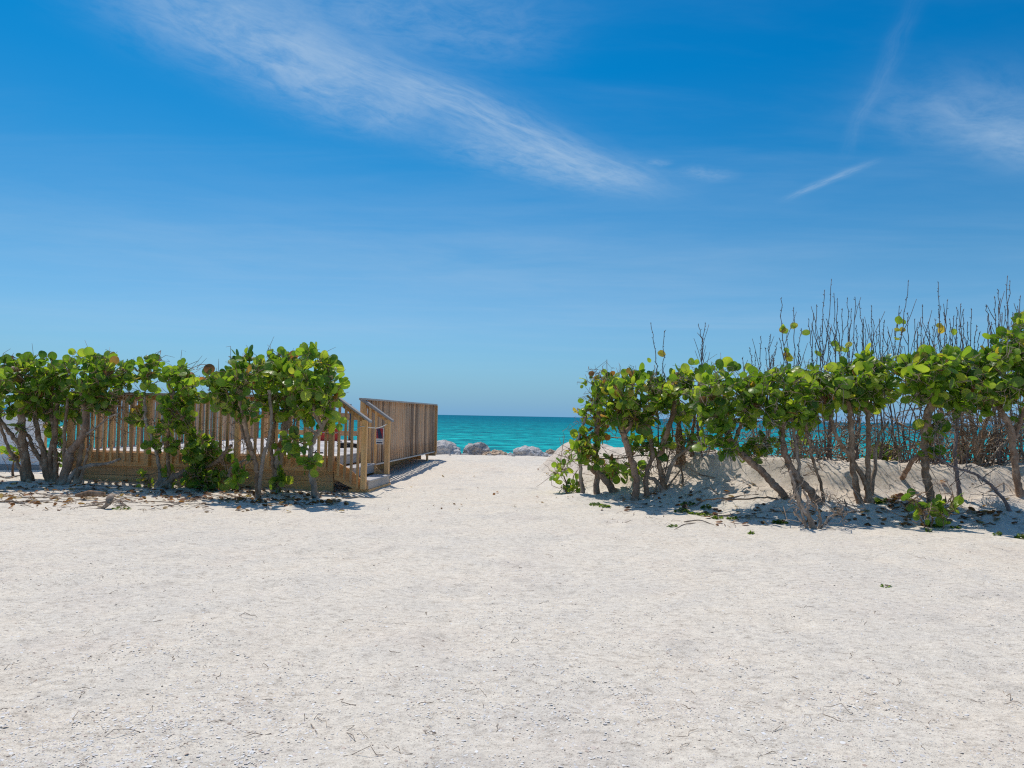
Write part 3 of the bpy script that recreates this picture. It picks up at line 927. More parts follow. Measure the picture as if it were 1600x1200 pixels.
# low white wall and small white sign at the far left
wl = thing('white_wall', 'low white wall over a painted grey shadow strip behind the trunks beside the deck', 'wall', (0, 0, 0))
p = at(63, 722, 16.6)
b = MB(); b.box((p.x - 9, 16.6, 0.10), (p.x, 16.8, 1.22), bev=0.01); b.build('wall_face', m_plain('white_render', (0.84, 0.85, 0.87), 0.7, 0.03), wl)
b = MB(); b.box((p.x - 9, 16.50, -0.3), (p.x + 0.05, 16.9, 0.097)); b.build('base', m_plain('grey_wall_shadow', (0.30, 0.30, 0.30), 0.8), wl)  # grey strip put in for the shadow along the wall's foot
b = MB(); b.box((p.x - 9, 16.55, 1.222), (p.x + 0.04, 16.85, 1.27), bev=0.006); b.build('coping', M['white'], wl)
p = at(73, 632, 16.0)
t = thing('signboard', 'small white signboard with dark side rising behind the leaves of the forked tree', 'sign', (p.x, 16.0, 0), R(12))
b = MB(); b.box((-0.075, -0.01, p.z - 0.01), (0.075, 0.01, p.z + 0.25)); b.build('panel', M['white'], t)
b = MB(); b.box((-0.125, -0.012, p.z - 0.01), (-0.0755, 0.014, p.z + 0.252)); b.build('side', M['navy'], t)
b = MB(); b.box((-0.02, 0.011, -0.2), (0.02, 0.05, p.z + 0.2)); b.build('stake', M['wood_up'], t)


# ------------------------------------------------------------------ sea grape trees
LEAF_BUCKETS = 5
LEAVES = []      # (mesh, tint)


def leaf_grid(fold, curl, wave, notch, aspect):
    """35 points of a round, slightly folded leaf lying in xy, stem at the origin, unit diameter; with uv"""
    vs, uv = [], []
    for i in range(7):
        t = i / 6.0
        tt = 0.5 - 0.5 * math.cos(math.pi * t)
        w_ = math.sqrt(max(0.0, 1 - (2 * tt - 1) ** 2)) * 0.5 * aspect
        w_ = max(w_, 0.07 if i else 0.10)
        for s in (-1, -0.5, 0, 0.5, 1):
            x = s * w_
            back = notch * abs(s) * (1 - t) ** 3
            y = tt - back
            z = fold * abs(x) - curl * (tt - 0.35) ** 2 - 0.25 * curl * x * x * 4 + wave * math.sin(5.0 * t + 2.2 * s) * abs(s)
            vs.append((x, y, z))
            uv.append((0.5 + x, tt))
    fs = []
    for i in range(6):
        for k in range(4):
            a = i * 5 + k
            fs.append((a, a + 1, a + 6, a + 5))
    return np.array(vs), fs, uv


def finish_leaf_mesh(me, verts_uv, tints):
    n = len(me.loops)
    idx = np.empty(n, np.int32)
    me.loops.foreach_get('vertex_index', idx)
    uvl = me.uv_layers.new(name='UVMap')
    uvl.data.foreach_set('uv', np.asarray(verts_uv, np.float32)[idx].ravel())
    at_ = me.attributes.new('tint', 'FLOAT', 'POINT')
    at_.data.foreach_set('value', np.asarray(tints, np.float32))
    me.polygons.foreach_set('use_smooth', np.ones(len(me.polygons), bool))
    me.update()


GRIDS = []
for k in range(12):
    rr = random.Random(50 + k)
    GRIDS.append(leaf_grid(rr.uniform(0.05, 0.42), rr.uniform(0.1, 0.55), rr.uniform(0.0, 0.045), rr.uniform(0.10, 0.22), rr.uniform(1.0, 1.16)))
TINTS = [0.04, 0.14, 0.22, 0.30, 0.38, 0.46, 0.54, 0.60, 0.68, 0.76, 0.85, 0.93, 0.985]
LEAF_MESH = {}


def leaf_mesh(gk, tk):
    if (gk, tk) not in LEAF_MESH:
        v, f, uv = GRIDS[gk]
        me = bpy.data.meshes.new('leaf')
        me.from_pydata(v.tolist(), [], f)
        me.materials.append(M['leaf'])
        finish_leaf_mesh(me, uv, [TINTS[tk]] * len(v))
        LEAF_MESH[(gk, tk)] = me
    return LEAF_MESH[(gk, tk)]


def pick_tint(rng, bias=0.0, odd=0.06):
    u = rng.random()
    if u < odd:
        return rng.choice([10, 11, 12])
    x = min(max(rng.gauss(0.36 + bias, 0.25), 0.0), 0.80)
    return min(range(10), key=lambda i: abs(TINTS[i] - x))


def leaf_frame(pos, direction, normal, size):
    y = direction.normalized()
    z = (normal - y * normal.dot(y))
    if z.length < 1e-3:
        z = y.orthogonal()
    z.normalize()
    x = y.cross(z)
    mtx = Matrix(((x.x, y.x, z.x, pos.x), (x.y, y.y, z.y, pos.y), (x.z, y.z, z.z, pos.z), (0, 0, 0, 1)))
    return mtx @ Matrix.Diagonal((size, size, size, 1))


def joined_leaves(name, items, mt, parent, inv=None, kind='stuff'):
    if not items:
        return None
    V, F, U, T = [], [], [], []
    b = 0
    for mtx, gk, tint in items:
        v, f, uv = GRIDS[gk]
        A = np.array(inv @ mtx if inv is not None else mtx)
        V.append(v @ A[:3, :3].T + A[:3, 3])
        F.append(np.array(f) + b)
        U.extend(uv); T.extend([tint] * len(v))
        b += len(v)
    me = bpy.data.meshes.new(name)
    me.from_pydata(np.concatenate(V).tolist(), [], np.concatenate(F).tolist())
    me.materials.append(mt)
    finish_leaf_mesh(me, U, T)
    o = link(name, me, parent)
    if kind:
        o['kind'] = kind
    return o


def curve_pts(ctrl, n_per=5, wob=0.0, rng=random):
    """Catmull-Rom through control points, with a little wander"""
    P = [Vector(c) for c in ctrl]
    if len(P) == 2:
        P = [P[0], P[0].lerp(P[1], 0.5) + Vector((rng.uniform(-1, 1), rng.uniform(-1, 1), rng.uniform(-1, 1))) * wob * 1.5, P[1]]
    Q = [P[0] * 2 - P[1]] + P + [P[-1] * 2 - P[-2]]
    out = []
    for i in range(1, len(Q) - 2):
        for k in range(n_per):
            t = k / n_per
            a, b, c, d = Q[i - 1], Q[i], Q[i + 1], Q[i + 2]
            p = 0.5 * ((2 * b) + (c - a) * t + (2 * a - 5 * b + 4 * c - d) * t * t + (3 * b - a - 3 * c + d) * t ** 3)
            if wob and (i > 1 or k > 0):
                p = p + Vector((rng.gauss(0, 1), rng.gauss(0, 1), rng.gauss(0, 0.6))) * wob * 0.35
            out.append(p)
    out.append(P[-1])
    return out


def crooked(a, b, rng, steps=4, amp=0.16, sag=0.0):
    L = (b - a).length
    pts = [a]
    for i in range(1, steps):
        t = i / steps
        p = a.lerp(b, t) + Vector((rng.gauss(0, 1), rng.gauss(0, 1), rng.gauss(0, 1))) * amp * L * 0.5 * math.sin(math.pi * t)
        p.z -= sag * L * math.sin(math.pi * t)
        pts.append(p)
    pts.append(b)
    return pts


def tree(name, label, trunks, crowns, bark='bark', lsize=(0.085, 0.175), cat='tree', group=None, seed=0, attract=1.7, dead=30, bias=0.0, odd=0.05,
         cover=9.5, base_d=None, dead_box=None, maxobj=290):
    """trunks: [(points [(x, y, extra depth)], r0 px, r1 px, material or None)], the first point is where the trunk leaves the sand;
    crowns: [(cx, cy, rx, ry, depth offset, half depth m)] in the photograph's pixels at the tree's own distance."""
    rng = random.Random(seed * 7919 + 13)
    if cat == 'tree':
        crowns = [(cx, cy + (1.5 if ry > 12 else 0), rx * 1.12, ry * 1.06, do, hd) for cx, cy, rx, ry, do, hd in crowns]
        r3 = random.Random(seed + 500)
        crowns += [(c[0] + r3.uniform(-.5, .5) * c[2], c[1] + c[3] + r3.uniform(6, 30), c[2] * .55, 11, c[4] + r3.uniform(-.2, .3), .3) for c in crowns if c[3] > 24 and r3.random() < .62]
    x0, y0 = trunks[0][0][0][:2]
    base = hit(x0, y0) if base_d is None else None
    if base is None:
        p = at(x0, y0, base_d); base = Vector((p.x, p.y, gz(p.x, p.y)))
    D0 = base.y
    root = thing(name, label, cat, base, 0.0, group)
    inv = Matrix.Translation(-base)
    nodes = []           # (point, radius)
    for tr in trunks:
        pts, r0_, r1_ = tr[0], tr[1], tr[2]
        mt = M[tr[3]] if len(tr) > 3 and tr[3] else M[bark]
        P = []
        for i, q in enumerate(pts):
            if len(q) > 2 and q[2] == 'g':
                P.append(hit(q[0], q[1]) - Vector((0, 0, 0.06)))
                continue
            d = D0 + (q[2] if len(q) > 2 else 0.0)
            P.append(at(q[0], q[1], d))
        g_ = gz(P[0].x, P[0].y)
        if P[0].z - g_ < 0.6:                 # rooted: start under the sand
            if P[0].z > g_ - 0.10:
                P[0] = Vector((P[0].x, P[0].y, g_ - 0.10))
        C = curve_pts(P, 6, 0.022, rng)
        n = len(C)
        k = D0 / F_PX
        rad = []
        for i in range(n):
            t = i / (n - 1)
            r = (r0_ * (1 - t) + r1_ * t) * k * 0.5
            if i < 4 and P[0].z < g_ + 0.02:
                r *= 1 + 0.40 * (1 - i / 4.0)
            rad.append(r * (1 + 0.16 * (rng.random() - 0.5)))
        mb = MB(); mb.tube([c - base for c in C], rad, 9, rough=0.14)
        mb.build('trunk', mt, root, True)
        if len(tr) > 4 and tr[4] == 'bare':
            continue
        for i in range(n):
            if i / n > 0.35:
                nodes.append((C[i], rad[i]))
    # branches grown towards points spread through the crowns
    tg = []
    for (cx, cy, rx, ry, do, hd) in crowns:
        area = math.pi * rx * ry
        na = max(4, int(attract * area / 330.0))
        for _ in range(na):
            while True:
                u = Vector((rng.uniform(-1, 1), rng.uniform(-1, 1), rng.uniform(-1, 1)))
                if 0.22 < u.length < 1:
                    break
            tg.append((at(cx + u.x * rx * 0.92, cy - u.z * ry * 0.92, D0 + do + u.y * hd), at(cx, cy, D0 + do)))
    c0 = nodes[0][0] if nodes else base
    tg.sort(key=lambda p: (p[0] - c0).length)
    tw = MB()
    tips = []
    nbranch = 0
    for p, cc in tg:
        j = min(range(len(nodes)), key=lambda i: (nodes[i][0] - p).length + (0.25 if nodes[i][0].z > p.z + 0.1 else 0))
        a, ra = nodes[j]
        L = (p - a).length
        if L < 0.05:
            continue
        pts = crooked(a, p, rng, max(3, min(7, int(L / 0.12))), 0.22)
        r0_ = min(ra * 0.75, 0.010 + 0.018 * L)
        r0_ = max(r0_, 0.006)
        rad = [r0_ + (0.0045 - r0_) * (i / (len(pts) - 1)) ** 0.8 for i in range(len(pts))]
        big = L > 0.35 and nbranch < 14
        if big:
            nbranch += 1
            bb = MB(); bb.tube([q - base for q in pts], rad, 6, rough=0.15); bb.build('branch', M[bark], root, True)
        else:
            tw.tube([q - base for q in pts], rad, 5)
        for q, r in list(zip(pts, rad))[1:]:
            nodes.append((q, r))
        dirn = (pts[-1] - pts[-2]).normalized()
        tips.append((pts[-1], dirn, cc))
        if len(pts) > 3:
            tips.append((pts[-2], (pts[-1] - pts[-3]).normalized(), cc))
        for _ in range(3):
            e_ = p + Vector((rng.gauss(0, .13), rng.gauss(0, .12), rng.gauss(0.01, .12)))
            tw.tube([c - base for c in crooked(pts[-2], e_, rng, 3, 0.4)], [.0055, .005, .004, .0025], 4)
    # dead tangle under the crown
    if nodes:
        for _ in range(dead):
            if dead_box:
                q = at(rng.uniform(dead_box[0], dead_box[2]), rng.uniform(dead_box[1], dead_box[3]), D0 + rng.uniform(-0.3, 0.7))
                a = min(nodes, key=lambda nd: (nd[0] - q).length)[0]
            else:
                a, ra = rng.choice(nodes)
                q = a + Vector((rng.gauss(0, 0.30), rng.gauss(0, 0.25), rng.gauss(-0.05, 0.22)))
            g_ = gz(q.x, q.y)
            if q.z < g_ + 0.03:
                q.z = g_ + 0.03 + rng.random() * 0.1
            pts = crooked(a, q, rng, 5, 0.42)
            tw.tube([c - base for c in pts], [0.0065, 0.006, 0.0055, 0.0045, 0.0035, 0.002], 4)
            if rng.random() < 0.6:
                s_ = pts[3]
                e_ = s_ + Vector((rng.gauss(0, 0.14), rng.gauss(0, 0.12), rng.gauss(0.02, 0.12)))
                tw.tube([c - base for c in crooked(s_, e_, rng, 3, 0.35)], [0.004, 0.0035, 0.003, 0.0018], 4)
    if tw.v:
        o = tw.build('twigs', M['dead' if dead > 60 else bark], root, True); o['kind'] = 'stuff'
    # leaves
    total = 0
    for (cx, cy, rx, ry, do, hd) in crowns:
        total += cover * rx * ry / 90.0
    items = []
    if tips:
        per = total / len(tips)
        for p, dr, cc in tips:
            outw = (p - cc)
            outw = outw.normalized() if outw.length > 0.02 else Vector((0, 0, 1))
            nl = int(per + rng.random())
            for _ in range(nl):
                rv = Vector((rng.gauss(0, 1), rng.gauss(0, 1), rng.gauss(0, 1))).normalized()
                pos = p + rv * rng.uniform(0.01, 0.12) - dr * rng.uniform(0, 0.10)
                dd = (dr * 0.35 + outw * 0.35 + rv * 0.95 + Vector((0, 0, 0.10))).normalized()
                nn = Vector((rng.gauss(0, 0.85), rng.gauss(-0.25, 0.8), rng.gauss(0.45, 0.75))) + outw * 0.25
                if nn.length < 0.05:
                    nn = Vector((0, 0, 1))
                sz = rng.uniform(*lsize) * rng.choice((0.6, 0.75, 0.9, 0.9, 1.0))
                tk = pick_tint(rng, bias + 0.05, odd * 0.55)
                items.append((leaf_frame(pos, dd, nn.normalized(), sz), rng.randrange(len(GRIDS)), tk, sz))
    items.sort(key=lambda it: it[0].translation.y - it[3] * 1.5)
    for it in items[:maxobj]:
        o = link('leaf', leaf_mesh(it[1], it[2]), root)
        o.matrix_local = inv @ it[0]
    joined_leaves('foliage', [(it[0], it[1], TINTS[it[2]]) for it in items[maxobj:]], M['leaf'], root, inv)
    return root


LG = 'sea grape trees of the hedge in front of the deck'
RG = 'sea grape trees growing on the front of the dune'
# --- in front of the deck
tree('sea_grape_tree', 'sea grape with one upright thick trunk in front of the white wall',
     [([(46, 752), (40, 715), (36, 690), (33, 650), (36, 615, 0.1), (30, 585, 0.2)], 13, 8, None), ([(41, 748), (30, 728), (16, 706, -.1), (2, 668, -.2), (-12, 620, -.2)], 6, 4, None),
      ([(40, 740), (33, 704), (22, 684), (8, 668), (-8, 640, .1)], 8, 5, None)],
     [(14, 592, 52, 40, 0.1, .62), (52, 582, 42, 36, 0.2, .6), (40, 628, 36, 20, 0.2, .5), (-40, 590, 50, 40, .1, .6), (28, 672, 14, 10, 0, .2)], group=LG, seed=1, dead=42, dead_box=(0, 640, 80, 720))
tree('sea_grape_tree', 'slender multi-stemmed sea grape between the thick trunk and the forked tree',
     [([(80, 752), (70, 715), (60, 680), (55, 645, .1), (60, 605, .2)], 9, 6, None), ([(84, 752), (79, 715), (84, 680), (80, 640, .2), (84, 600, .2)], 8, 5, None), ([(78, 752), (66, 725), (52, 700), (44, 682), (24, 668)], 8, 4, None), ([(88, 750), (87, 700), (88, 655), (92, 612, .2)], 7, 5, None)],
     [(88, 588, 40, 34, 0.3, .6), (75, 625, 34, 22, 0.3, .5), (90, 655, 22, 22, .5, .3), (92, 702, 12, 28, .5, .25)], group=LG, seed=2, dead=42, dead_box=(50, 630, 120, 740), bias=-0.08)
tree('sea_grape_tree', 'sea grape with stout forked trunk and a low bare limb reaching along the sand',
     [([(96, 757), (105, 730), (110, 706), (124, 690), (132, 668), (133, 640, .1), (127, 606, .2)], 15, 7, 'bark_red'), ([(100, 750), (101, 710), (103, 660), (105, 625, .1)], 6, 4, None),
      ([(98, 756), (118, 736), (142, 728), (168, 724, -.1), (188, 717, -.15)], 9, 3, 'dead', 'bare'), ([(118, 745), (124, 720), (128, 690), (131, 672)], 8, 6, None), ([(128, 683), (150, 668), (172, 652, -.1), (195, 640, -.1)], 4, 2, 'dead', 'bare'), ([(122, 748), (135, 715), (141, 695)], 5, 4, None, 'bare')],
     [(134, 582, 42, 36, 0.2, .65), (150, 612, 45, 22, 0.2, .5), (172, 580, 34, 28, 0.3, .6), (120, 640, 26, 18, .3, .4), (160, 630, 26, 10, .1, .4)], group=LG, seed=3, dead=60, dead_box=(110, 605, 230, 690))
tree('sea_grape_tree', 'sea grape sprawling low over the sand with a leafy column before the railing',
     [([(247, 762), (268, 748), (292, 737), (316, 729), (338, 722), (352, 706), (362, 696)], 13, 5, 'bark_red'), ([(254, 745), (246, 715), (238, 685), (228, 655, .1), (226, 615, .2)], 6, 4, 'dead'), ([(268, 742), (263, 715), (262, 690, -.1), (268, 650, -.2), (272, 612, -.1)], 6, 4, None),
      ([(352, 752), (360, 735), (372, 725), (385, 718)], 7, 3, 'dead', 'bare'), ([(243, 760), (250, 750), (262, 752), (262, 762)], 10, 6, 'dead', 'bare')],
     [(216, 590, 30, 34, 0.3, .55), (246, 566, 16, 20, 0.2, .4), (272, 610, 34, 32, -0.1, .45), (270, 650, 32, 26, -0.1, .4), (300, 690, 38, 26, 0.0, .4), (285, 578, 18, 20, 0.1, .4), (330, 700, 26, 24, 0.1, .35), (325, 738, 34, 16, -.1, .3), (262, 690, 22, 14, -.1, .3), (316, 758, 20, 10, -.1, .2)],
     group=LG, seed=4, dead=45, bias=0.08)
tree('sea_grape_tree', 'thin crooked sea grape with a twisting split stem left of the grey trunk',
     [([(403, 778), (402, 752), (400, 730), (392, 700), (386, 680), (381, 650), (372, 615, .1), (368, 590, .2)], 8, 6, None), ([(402, 735), (412, 715), (420, 690), (424, 655, .1), (420, 610, .2)], 6, 5, 'dead'), ([(398, 715), (384, 690, .1), (372, 650, .2), (352, 606, .3)], 5, 4, None)],
     [(352, 592, 30, 26, 0.2, .55), (385, 580, 32, 36, 0.2, .6), (360, 622, 26, 18, .2, .4), (330, 600, 22, 20, .3, .5), (368, 742, 16, 14, 0, .2)], group=LG, seed=5, dead=45, dead_box=(330, 600, 420, 720))
tree('sea_grape_tree', 'thick pale grey sea grape trunk flaring at its foot before the plain fascia',
     [([(431, 768), (433, 742), (436, 715), (441, 690), (446, 660), (449, 625, .1), (446, 590, .2)], 15, 8, 'dead'), ([(436, 764), (428, 735), (424, 700), (428, 660), (425, 620, .2)], 7, 5, None), ([(443, 690), (452, 655), (455, 615, .1)], 6, 5, 'dead')],
     [(415, 572, 34, 30, 0.1, .65), (440, 590, 40, 34, 0.1, .6), (432, 622, 38, 20, 0.2, .5), (455, 565, 28, 22, 0, .5), (452, 700, 18, 12, -.1, .2), (444, 755, 14, 12, -.1, .2)], group=LG, seed=6, dead=42, dead_box=(410, 615, 470, 700), bias=0.04)
tree('sea_grape_tree', 'sea grape beside the deck stairs with curved trunk that forks below its crown',
     [([(496, 778), (489, 752), (485, 725), (486, 700), (494, 682), (503, 668), (512, 650), (519, 625, .1)], 10, 5, 'dead'), ([(503, 668), (494, 650), (488, 630), (484, 610), (478, 596), (470, 580, .1)], 7, 5, 'dead'), ([(497, 680), (478, 665), (470, 645), (460, 625)], 4, 2, 'dead')],
     [(492, 575, 36, 32, 0.0, .6), (515, 595, 22, 34, 0.0, .5), (472, 600, 28, 32, 0.0, .55), (474, 636, 20, 18, 0, .35), (510, 636, 8, 10, -.05, .2), (488, 721, 18, 7, -.15, .1), (461, 690, 8, 8, -.2, .1)], group=LG, seed=7, dead=32, dead_box=(450, 620, 530, 690), bias=0.16, lsize=(0.10, 0.20))
tree('sea_grape_seedling', 'small leafy sea grape seedling at the foot of the deck skirting', [([(236, 762), (234, 752), (231, 742)], 3, 1.5, None)],
     [(229, 748, 15, 11, 0, .22)], group=None, seed=8, dead=0, lsize=(.07, .12), cat='seedling', bias=0.2, odd=.12)
tree('sea_grape_seedling', 'yellowing sprig with orange leaves low behind the upright thick trunk', [([(22, 745), (20, 728), (26, 712, .1)], 4, 2, None)],
     [(18, 708, 22, 16, 0, .3)], seed=9, dead=6, lsize=(.09, .15), cat='seedling', bias=0.1, odd=.3)

# --- dune hedge
tree('sea_grape_tree', 'sea grape at the path end of the dune hedge with a leaning split log',
     [([(964, 768), (948, 752), (934, 740), (924, 733)], 12, 8, 'bark_red', 'bare'), ([(934, 745), (932, 715), (932, 692), (934, 660), (938, 625, .1)], 8, 6, 'bark_red'), ([(911, 748), (907, 725), (903, 705), (906, 680), (916, 650, .1)], 6, 4, 'dead')],
     [(932, 606, 26, 30, 0.1, .55), (926, 640, 24, 26, 0.1, .5), (958, 600, 24, 26, .2, .55), (918, 672, 16, 20, 0, .35), (945, 670, 18, 20, .1, .4), (908, 708, 22, 26, -.1, .3), (928, 715, 14, 22, 0, .3)],
     group=RG, seed=21, dead=36, odd=.22, lsize=(.08, .15))
tree('sea_grape_seedling', 'low sprig of round leaves standing apart at the path edge of the dune', [([(888, 768), (884, 752), (877, 738)], 3, 1.5, None), ([(884, 755), (896, 745), (902, 735)], 2, 1.2, None)],
     [(876, 735, 16, 12, 0, .2), (888, 722, 10, 8, 0, .15), (866, 738, 6, 4, 0, .08)], seed=22, dead=4, lsize=(.09, .14), cat='seedling', bias=0.15, odd=.12)
tree('sea_grape_seedling', 'rounded leafy clump hugging the sand below the path-edge sprig', [([(884, 772), (884, 762), (880, 756)], 3, 1.5, None), ([(900, 765), (903, 758), (905, 752)], 3, 1.5, None)],
     [(883, 762, 15, 9, 0, .25), (903, 754, 13, 9, .1, .2)], seed=23, dead=3, lsize=(.08, .15), cat='seedling', bias=0.1, odd=.08)
tree('sea_grape_tree', 'sea grape with smooth tan trunk turning grey at its base near the split log',
     [([(992, 782), (994, 764), (994, 748), (989, 728), (983, 708), (977, 688), (971, 668), (968, 635, .1), (972, 600, .2)], 11, 9, 'bark_red'), ([(975, 680), (990, 655, .1), (1000, 625, .2)], 7, 5, 'bark_red')],
     [(972, 606, 32, 32, 0.0, .6), (966, 645, 26, 24, 0.0, .5), (1000, 610, 30, 32, 0.1, .6), (1000, 650, 26, 20, 0.1, .5), (990, 690, 16, 14, .4, .3), (962, 726, 22, 14, .8, .3), (985, 730, 16, 14, .9, .3)],
     group=RG, seed=24, dead=45, dead_box=(960, 630, 1030, 740), odd=.14, lsize=(.085, .165))
tree('sea_grape_tree', 'sea grape with a knotted tangle of bare limbs spreading over the slope',
     [([(1040, 766), (1034, 745), (1030, 720), (1038, 690), (1046, 662), (1054, 634, .1), (1050, 600, .2)], 9, 8, None), ([(1012, 762), (1010, 740), (1020, 712), (1016, 680, .2), (1014, 640, .3)], 8, 6, 'bark_red'), ([(1042, 766), (1026, 752), (1012, 746)], 8, 5, 'dead', 'bare'),
      ([(1032, 728), (1052, 722), (1066, 708), (1082, 696), (1092, 690)], 7, 3, 'dead', 'bare'), ([(1018, 738), (1036, 735), (1060, 728), (1078, 733), (1096, 742), (1122, 748)], 3, 2, 'dead', 'bare'), ([(996, 778), (1012, 772), (1030, 772), (1050, 752), (1062, 735)], 4, 2, 'bark', 'bare'), ([(1068, 760), (1066, 742), (1062, 724)], 4, 2, 'bark', 'bare')],
     [(1030, 606, 28, 32, 0.1, .6), (1056, 600, 30, 28, 0.2, .6), (1030, 645, 24, 24, 0.2, .5), (1012, 690, 16, 20, .4, .3), (1075, 640, 20, 16, .2, .4)],
     group=RG, seed=25, dead=65, dead_box=(1000, 650, 1100, 770), odd=.12, lsize=(.085, .165))
tree('sea_grape_tree', 'pair of slim sea grape stems standing on the dune crest behind the root tangle',
     [([(1061, 706), (1059, 680), (1062, 650), (1058, 620, .1), (1064, 590, .1)], 7, 5, None), ([(1069, 706), (1063, 672), (1052, 640), (1060, 605)], 6, 4, None), ([(1082, 712), (1080, 690), (1084, 660), (1090, 620)], 6, 4, None)],
     [(1080, 592, 28, 26, -0.1, .6), (1092, 625, 24, 20, 0.0, .5), (1078, 680, 12, 14, -.1, .3)], group=RG, seed=26, dead=40, base_d=13.0, dead_box=(1045, 640, 1110, 712), bias=.05)
tree('sea_grape_tree', 'sea grape whose long tan trunk leans steeply toward the path from mid slope',
     [([(1234, 778), (1220, 768), (1205, 752), (1190, 736), (1174, 723), (1160, 710), (1148, 696), (1136, 676, .1), (1128, 640, .2)], 12, 9, 'bark_red'), ([(1165, 714), (1150, 690, .1), (1160, 655, .2), (1166, 615, .3)], 7, 5, None), ([(1234, 774), (1200, 777), (1165, 780), (1125, 779), (1095, 782)], 3, 2, 'bark', 'bare')],
     [(1118, 596, 32, 30, 0.1, .6), (1108, 636, 28, 24, 0.1, .55), (1148, 606, 34, 30, 0.2, .6), (1140, 650, 34, 24, 0.1, .5), (1176, 640, 24, 22, .1, .5), (1140, 690, 24, 16, .1, .4), (1180, 695, 16, 14, .1, .3), (1106, 690, 14, 12, 0, .2)],
     group=RG, seed=27, dead=80, dead_box=(1090, 620, 1220, 720), odd=.07)
tree('sea_grape_tree', 'sea grape with stout twin trunks leaning together above the dead grey stump',
     [([(1283, 786), (1266, 768), (1250, 750), (1236, 730), (1227, 710), (1222, 680, .1), (1226, 640, .2), (1232, 600, .3)], 13, 8, 'bark_red'), ([(1248, 784), (1243, 762), (1238, 742), (1230, 722)], 9, 8, 'bark_red'), ([(1286, 796), (1285, 765), (1275, 735), (1266, 700), (1258, 662), (1252, 620, .1)], 5, 4, None), ([(1250, 752), (1247, 715), (1240, 680), (1236, 640)], 6, 4, 'dead')],
     [(1196, 606, 32, 28, 0.1, .6), (1230, 600, 34, 32, 0.1, .65), (1215, 645, 32, 24, 0.1, .5), (1262, 606, 30, 30, 0.2, .6), (1256, 645, 26, 20, .2, .5), (1285, 590, 24, 24, .3, .6)],
     group=RG, seed=28, dead=85, dead_box=(1190, 610, 1290, 740), bias=.02)
tree('sea_grape_tree', 'upright sea grape with two crossing trunks in the middle of the dune hedge',
     [([(1344, 786), (1338, 760), (1333, 732), (1331, 700), (1330, 660), (1326, 620, .1)], 10, 8, None), ([(1364, 792), (1356, 768), (1347, 744), (1334, 722), (1320, 702), (1306, 680, -.1), (1298, 650)], 9, 5, None), ([(1356, 762), (1356, 735), (1357, 700), (1357, 660), (1352, 620, .1)], 8, 7, None), ([(1360, 720, .2), (1372, 690, .3), (1388, 660, .4)], 6, 4, 'dead')],
     [(1306, 592, 30, 30, 0.1, .6), (1336, 590, 32, 34, 0.1, .6), (1322, 626, 34, 16, 0.1, .5), (1370, 586, 30, 30, 0.2, .6), (1372, 616, 30, 18, .2, .45), (1356, 562, 16, 12, .2, .3)],
     group=RG, seed=29, dead=70, dead_box=(1290, 600, 1400, 690))
tree('sea_grape_tree', 'straight single-trunk sea grape with young leafy shoots around its foot',
     [([(1457, 790), (1452, 765), (1447, 740), (1446, 710), (1447, 680), (1450, 650), (1458, 615), (1462, 580, .1)], 12, 13, None), ([(1449, 700), (1428, 716, .2), (1408, 745, 'g')], 6, 8, 'bark_red', 'bare'), ([(1448, 672), (1470, 655), (1490, 640)], 5, 3, 'bark')],
     [(1440, 575, 30, 32, 0.0, .6), (1472, 565, 34, 36, 0.0, .65), (1460, 606, 44, 20, 0.0, .5), (1505, 580, 30, 30, 0.1, .6), (1425, 600, 22, 16, .1, .4), (1449, 694, 9, 9, -.1, .1), (1463, 664, 8, 10, -.1, .1)],
     group=RG, seed=30, dead=75, dead_box=(1400, 605, 1510, 690), bias=.06, lsize=(.095, .19))
tree('sea_grape_seedling', 'bushy young sea grape shoots with large leaves round the straight trunk',
     [([(1462, 812), (1470, 795), (1480, 785), (1486, 776, -.1)], 2.5, 1.2, None), ([(1452, 808), (1430, 795), (1420, 780), (1414, 770)], 2.2, 1.2, None), ([(1456, 810), (1455, 795), (1456, 785, -.2)], 3, 1.5, None), ([(1464, 812), (1482, 806), (1494, 803, -.1)], 2.2, 1.2, None)],
     [(1455, 798, 26, 15, -.1, .3), (1484, 790, 12, 18, -.1, .2), (1426, 788, 10, 14, -.05, .15), (1478, 808, 16, 8, -.1, .2), (1413, 771, 4, 3, 0, .05)], seed=31, dead=4, lsize=(.09, .15), cat='seedling', bias=.15, base_d=9.95, odd=.08, cover=3.4)
tree('sea_grape_tree', 'slim dark-trunked sea grape rooted halfway up the slope behind the young shoots',
     [([(1502, 778), (1497, 755), (1494, 730), (1492, 705), (1494, 680, .1), (1500, 640, .2)], 7, 5, 'shoot')],
     [(1510, 610, 30, 18, 0.0, .5), (1530, 590, 26, 26, 0.1, .5)], group=RG, seed=32, dead=50, dead_box=(1470, 620, 1550, 720))
tree('sea_grape_tree', 'grey-stemmed sea grape branching widely on the dune crest',
     [([(1530, 726), (1526, 705), (1522, 680), (1518, 655), (1508, 630), (1500, 605)], 9, 5, 'dead'), ([(1524, 690), (1540, 662), (1552, 640), (1560, 612)], 7, 4, None), ([(1528, 706), (1548, 690), (1566, 676), (1590, 664)], 5, 3, None), ([(1536, 728), (1534, 700), (1542, 675)], 5, 3, None)],
     [(1545, 572, 26, 26, -0.1, .6), (1540, 610, 30, 14, -0.1, .5)], group=RG, seed=33, dead=90, base_d=12.4, dead_box=(1480, 625, 1600, 725))
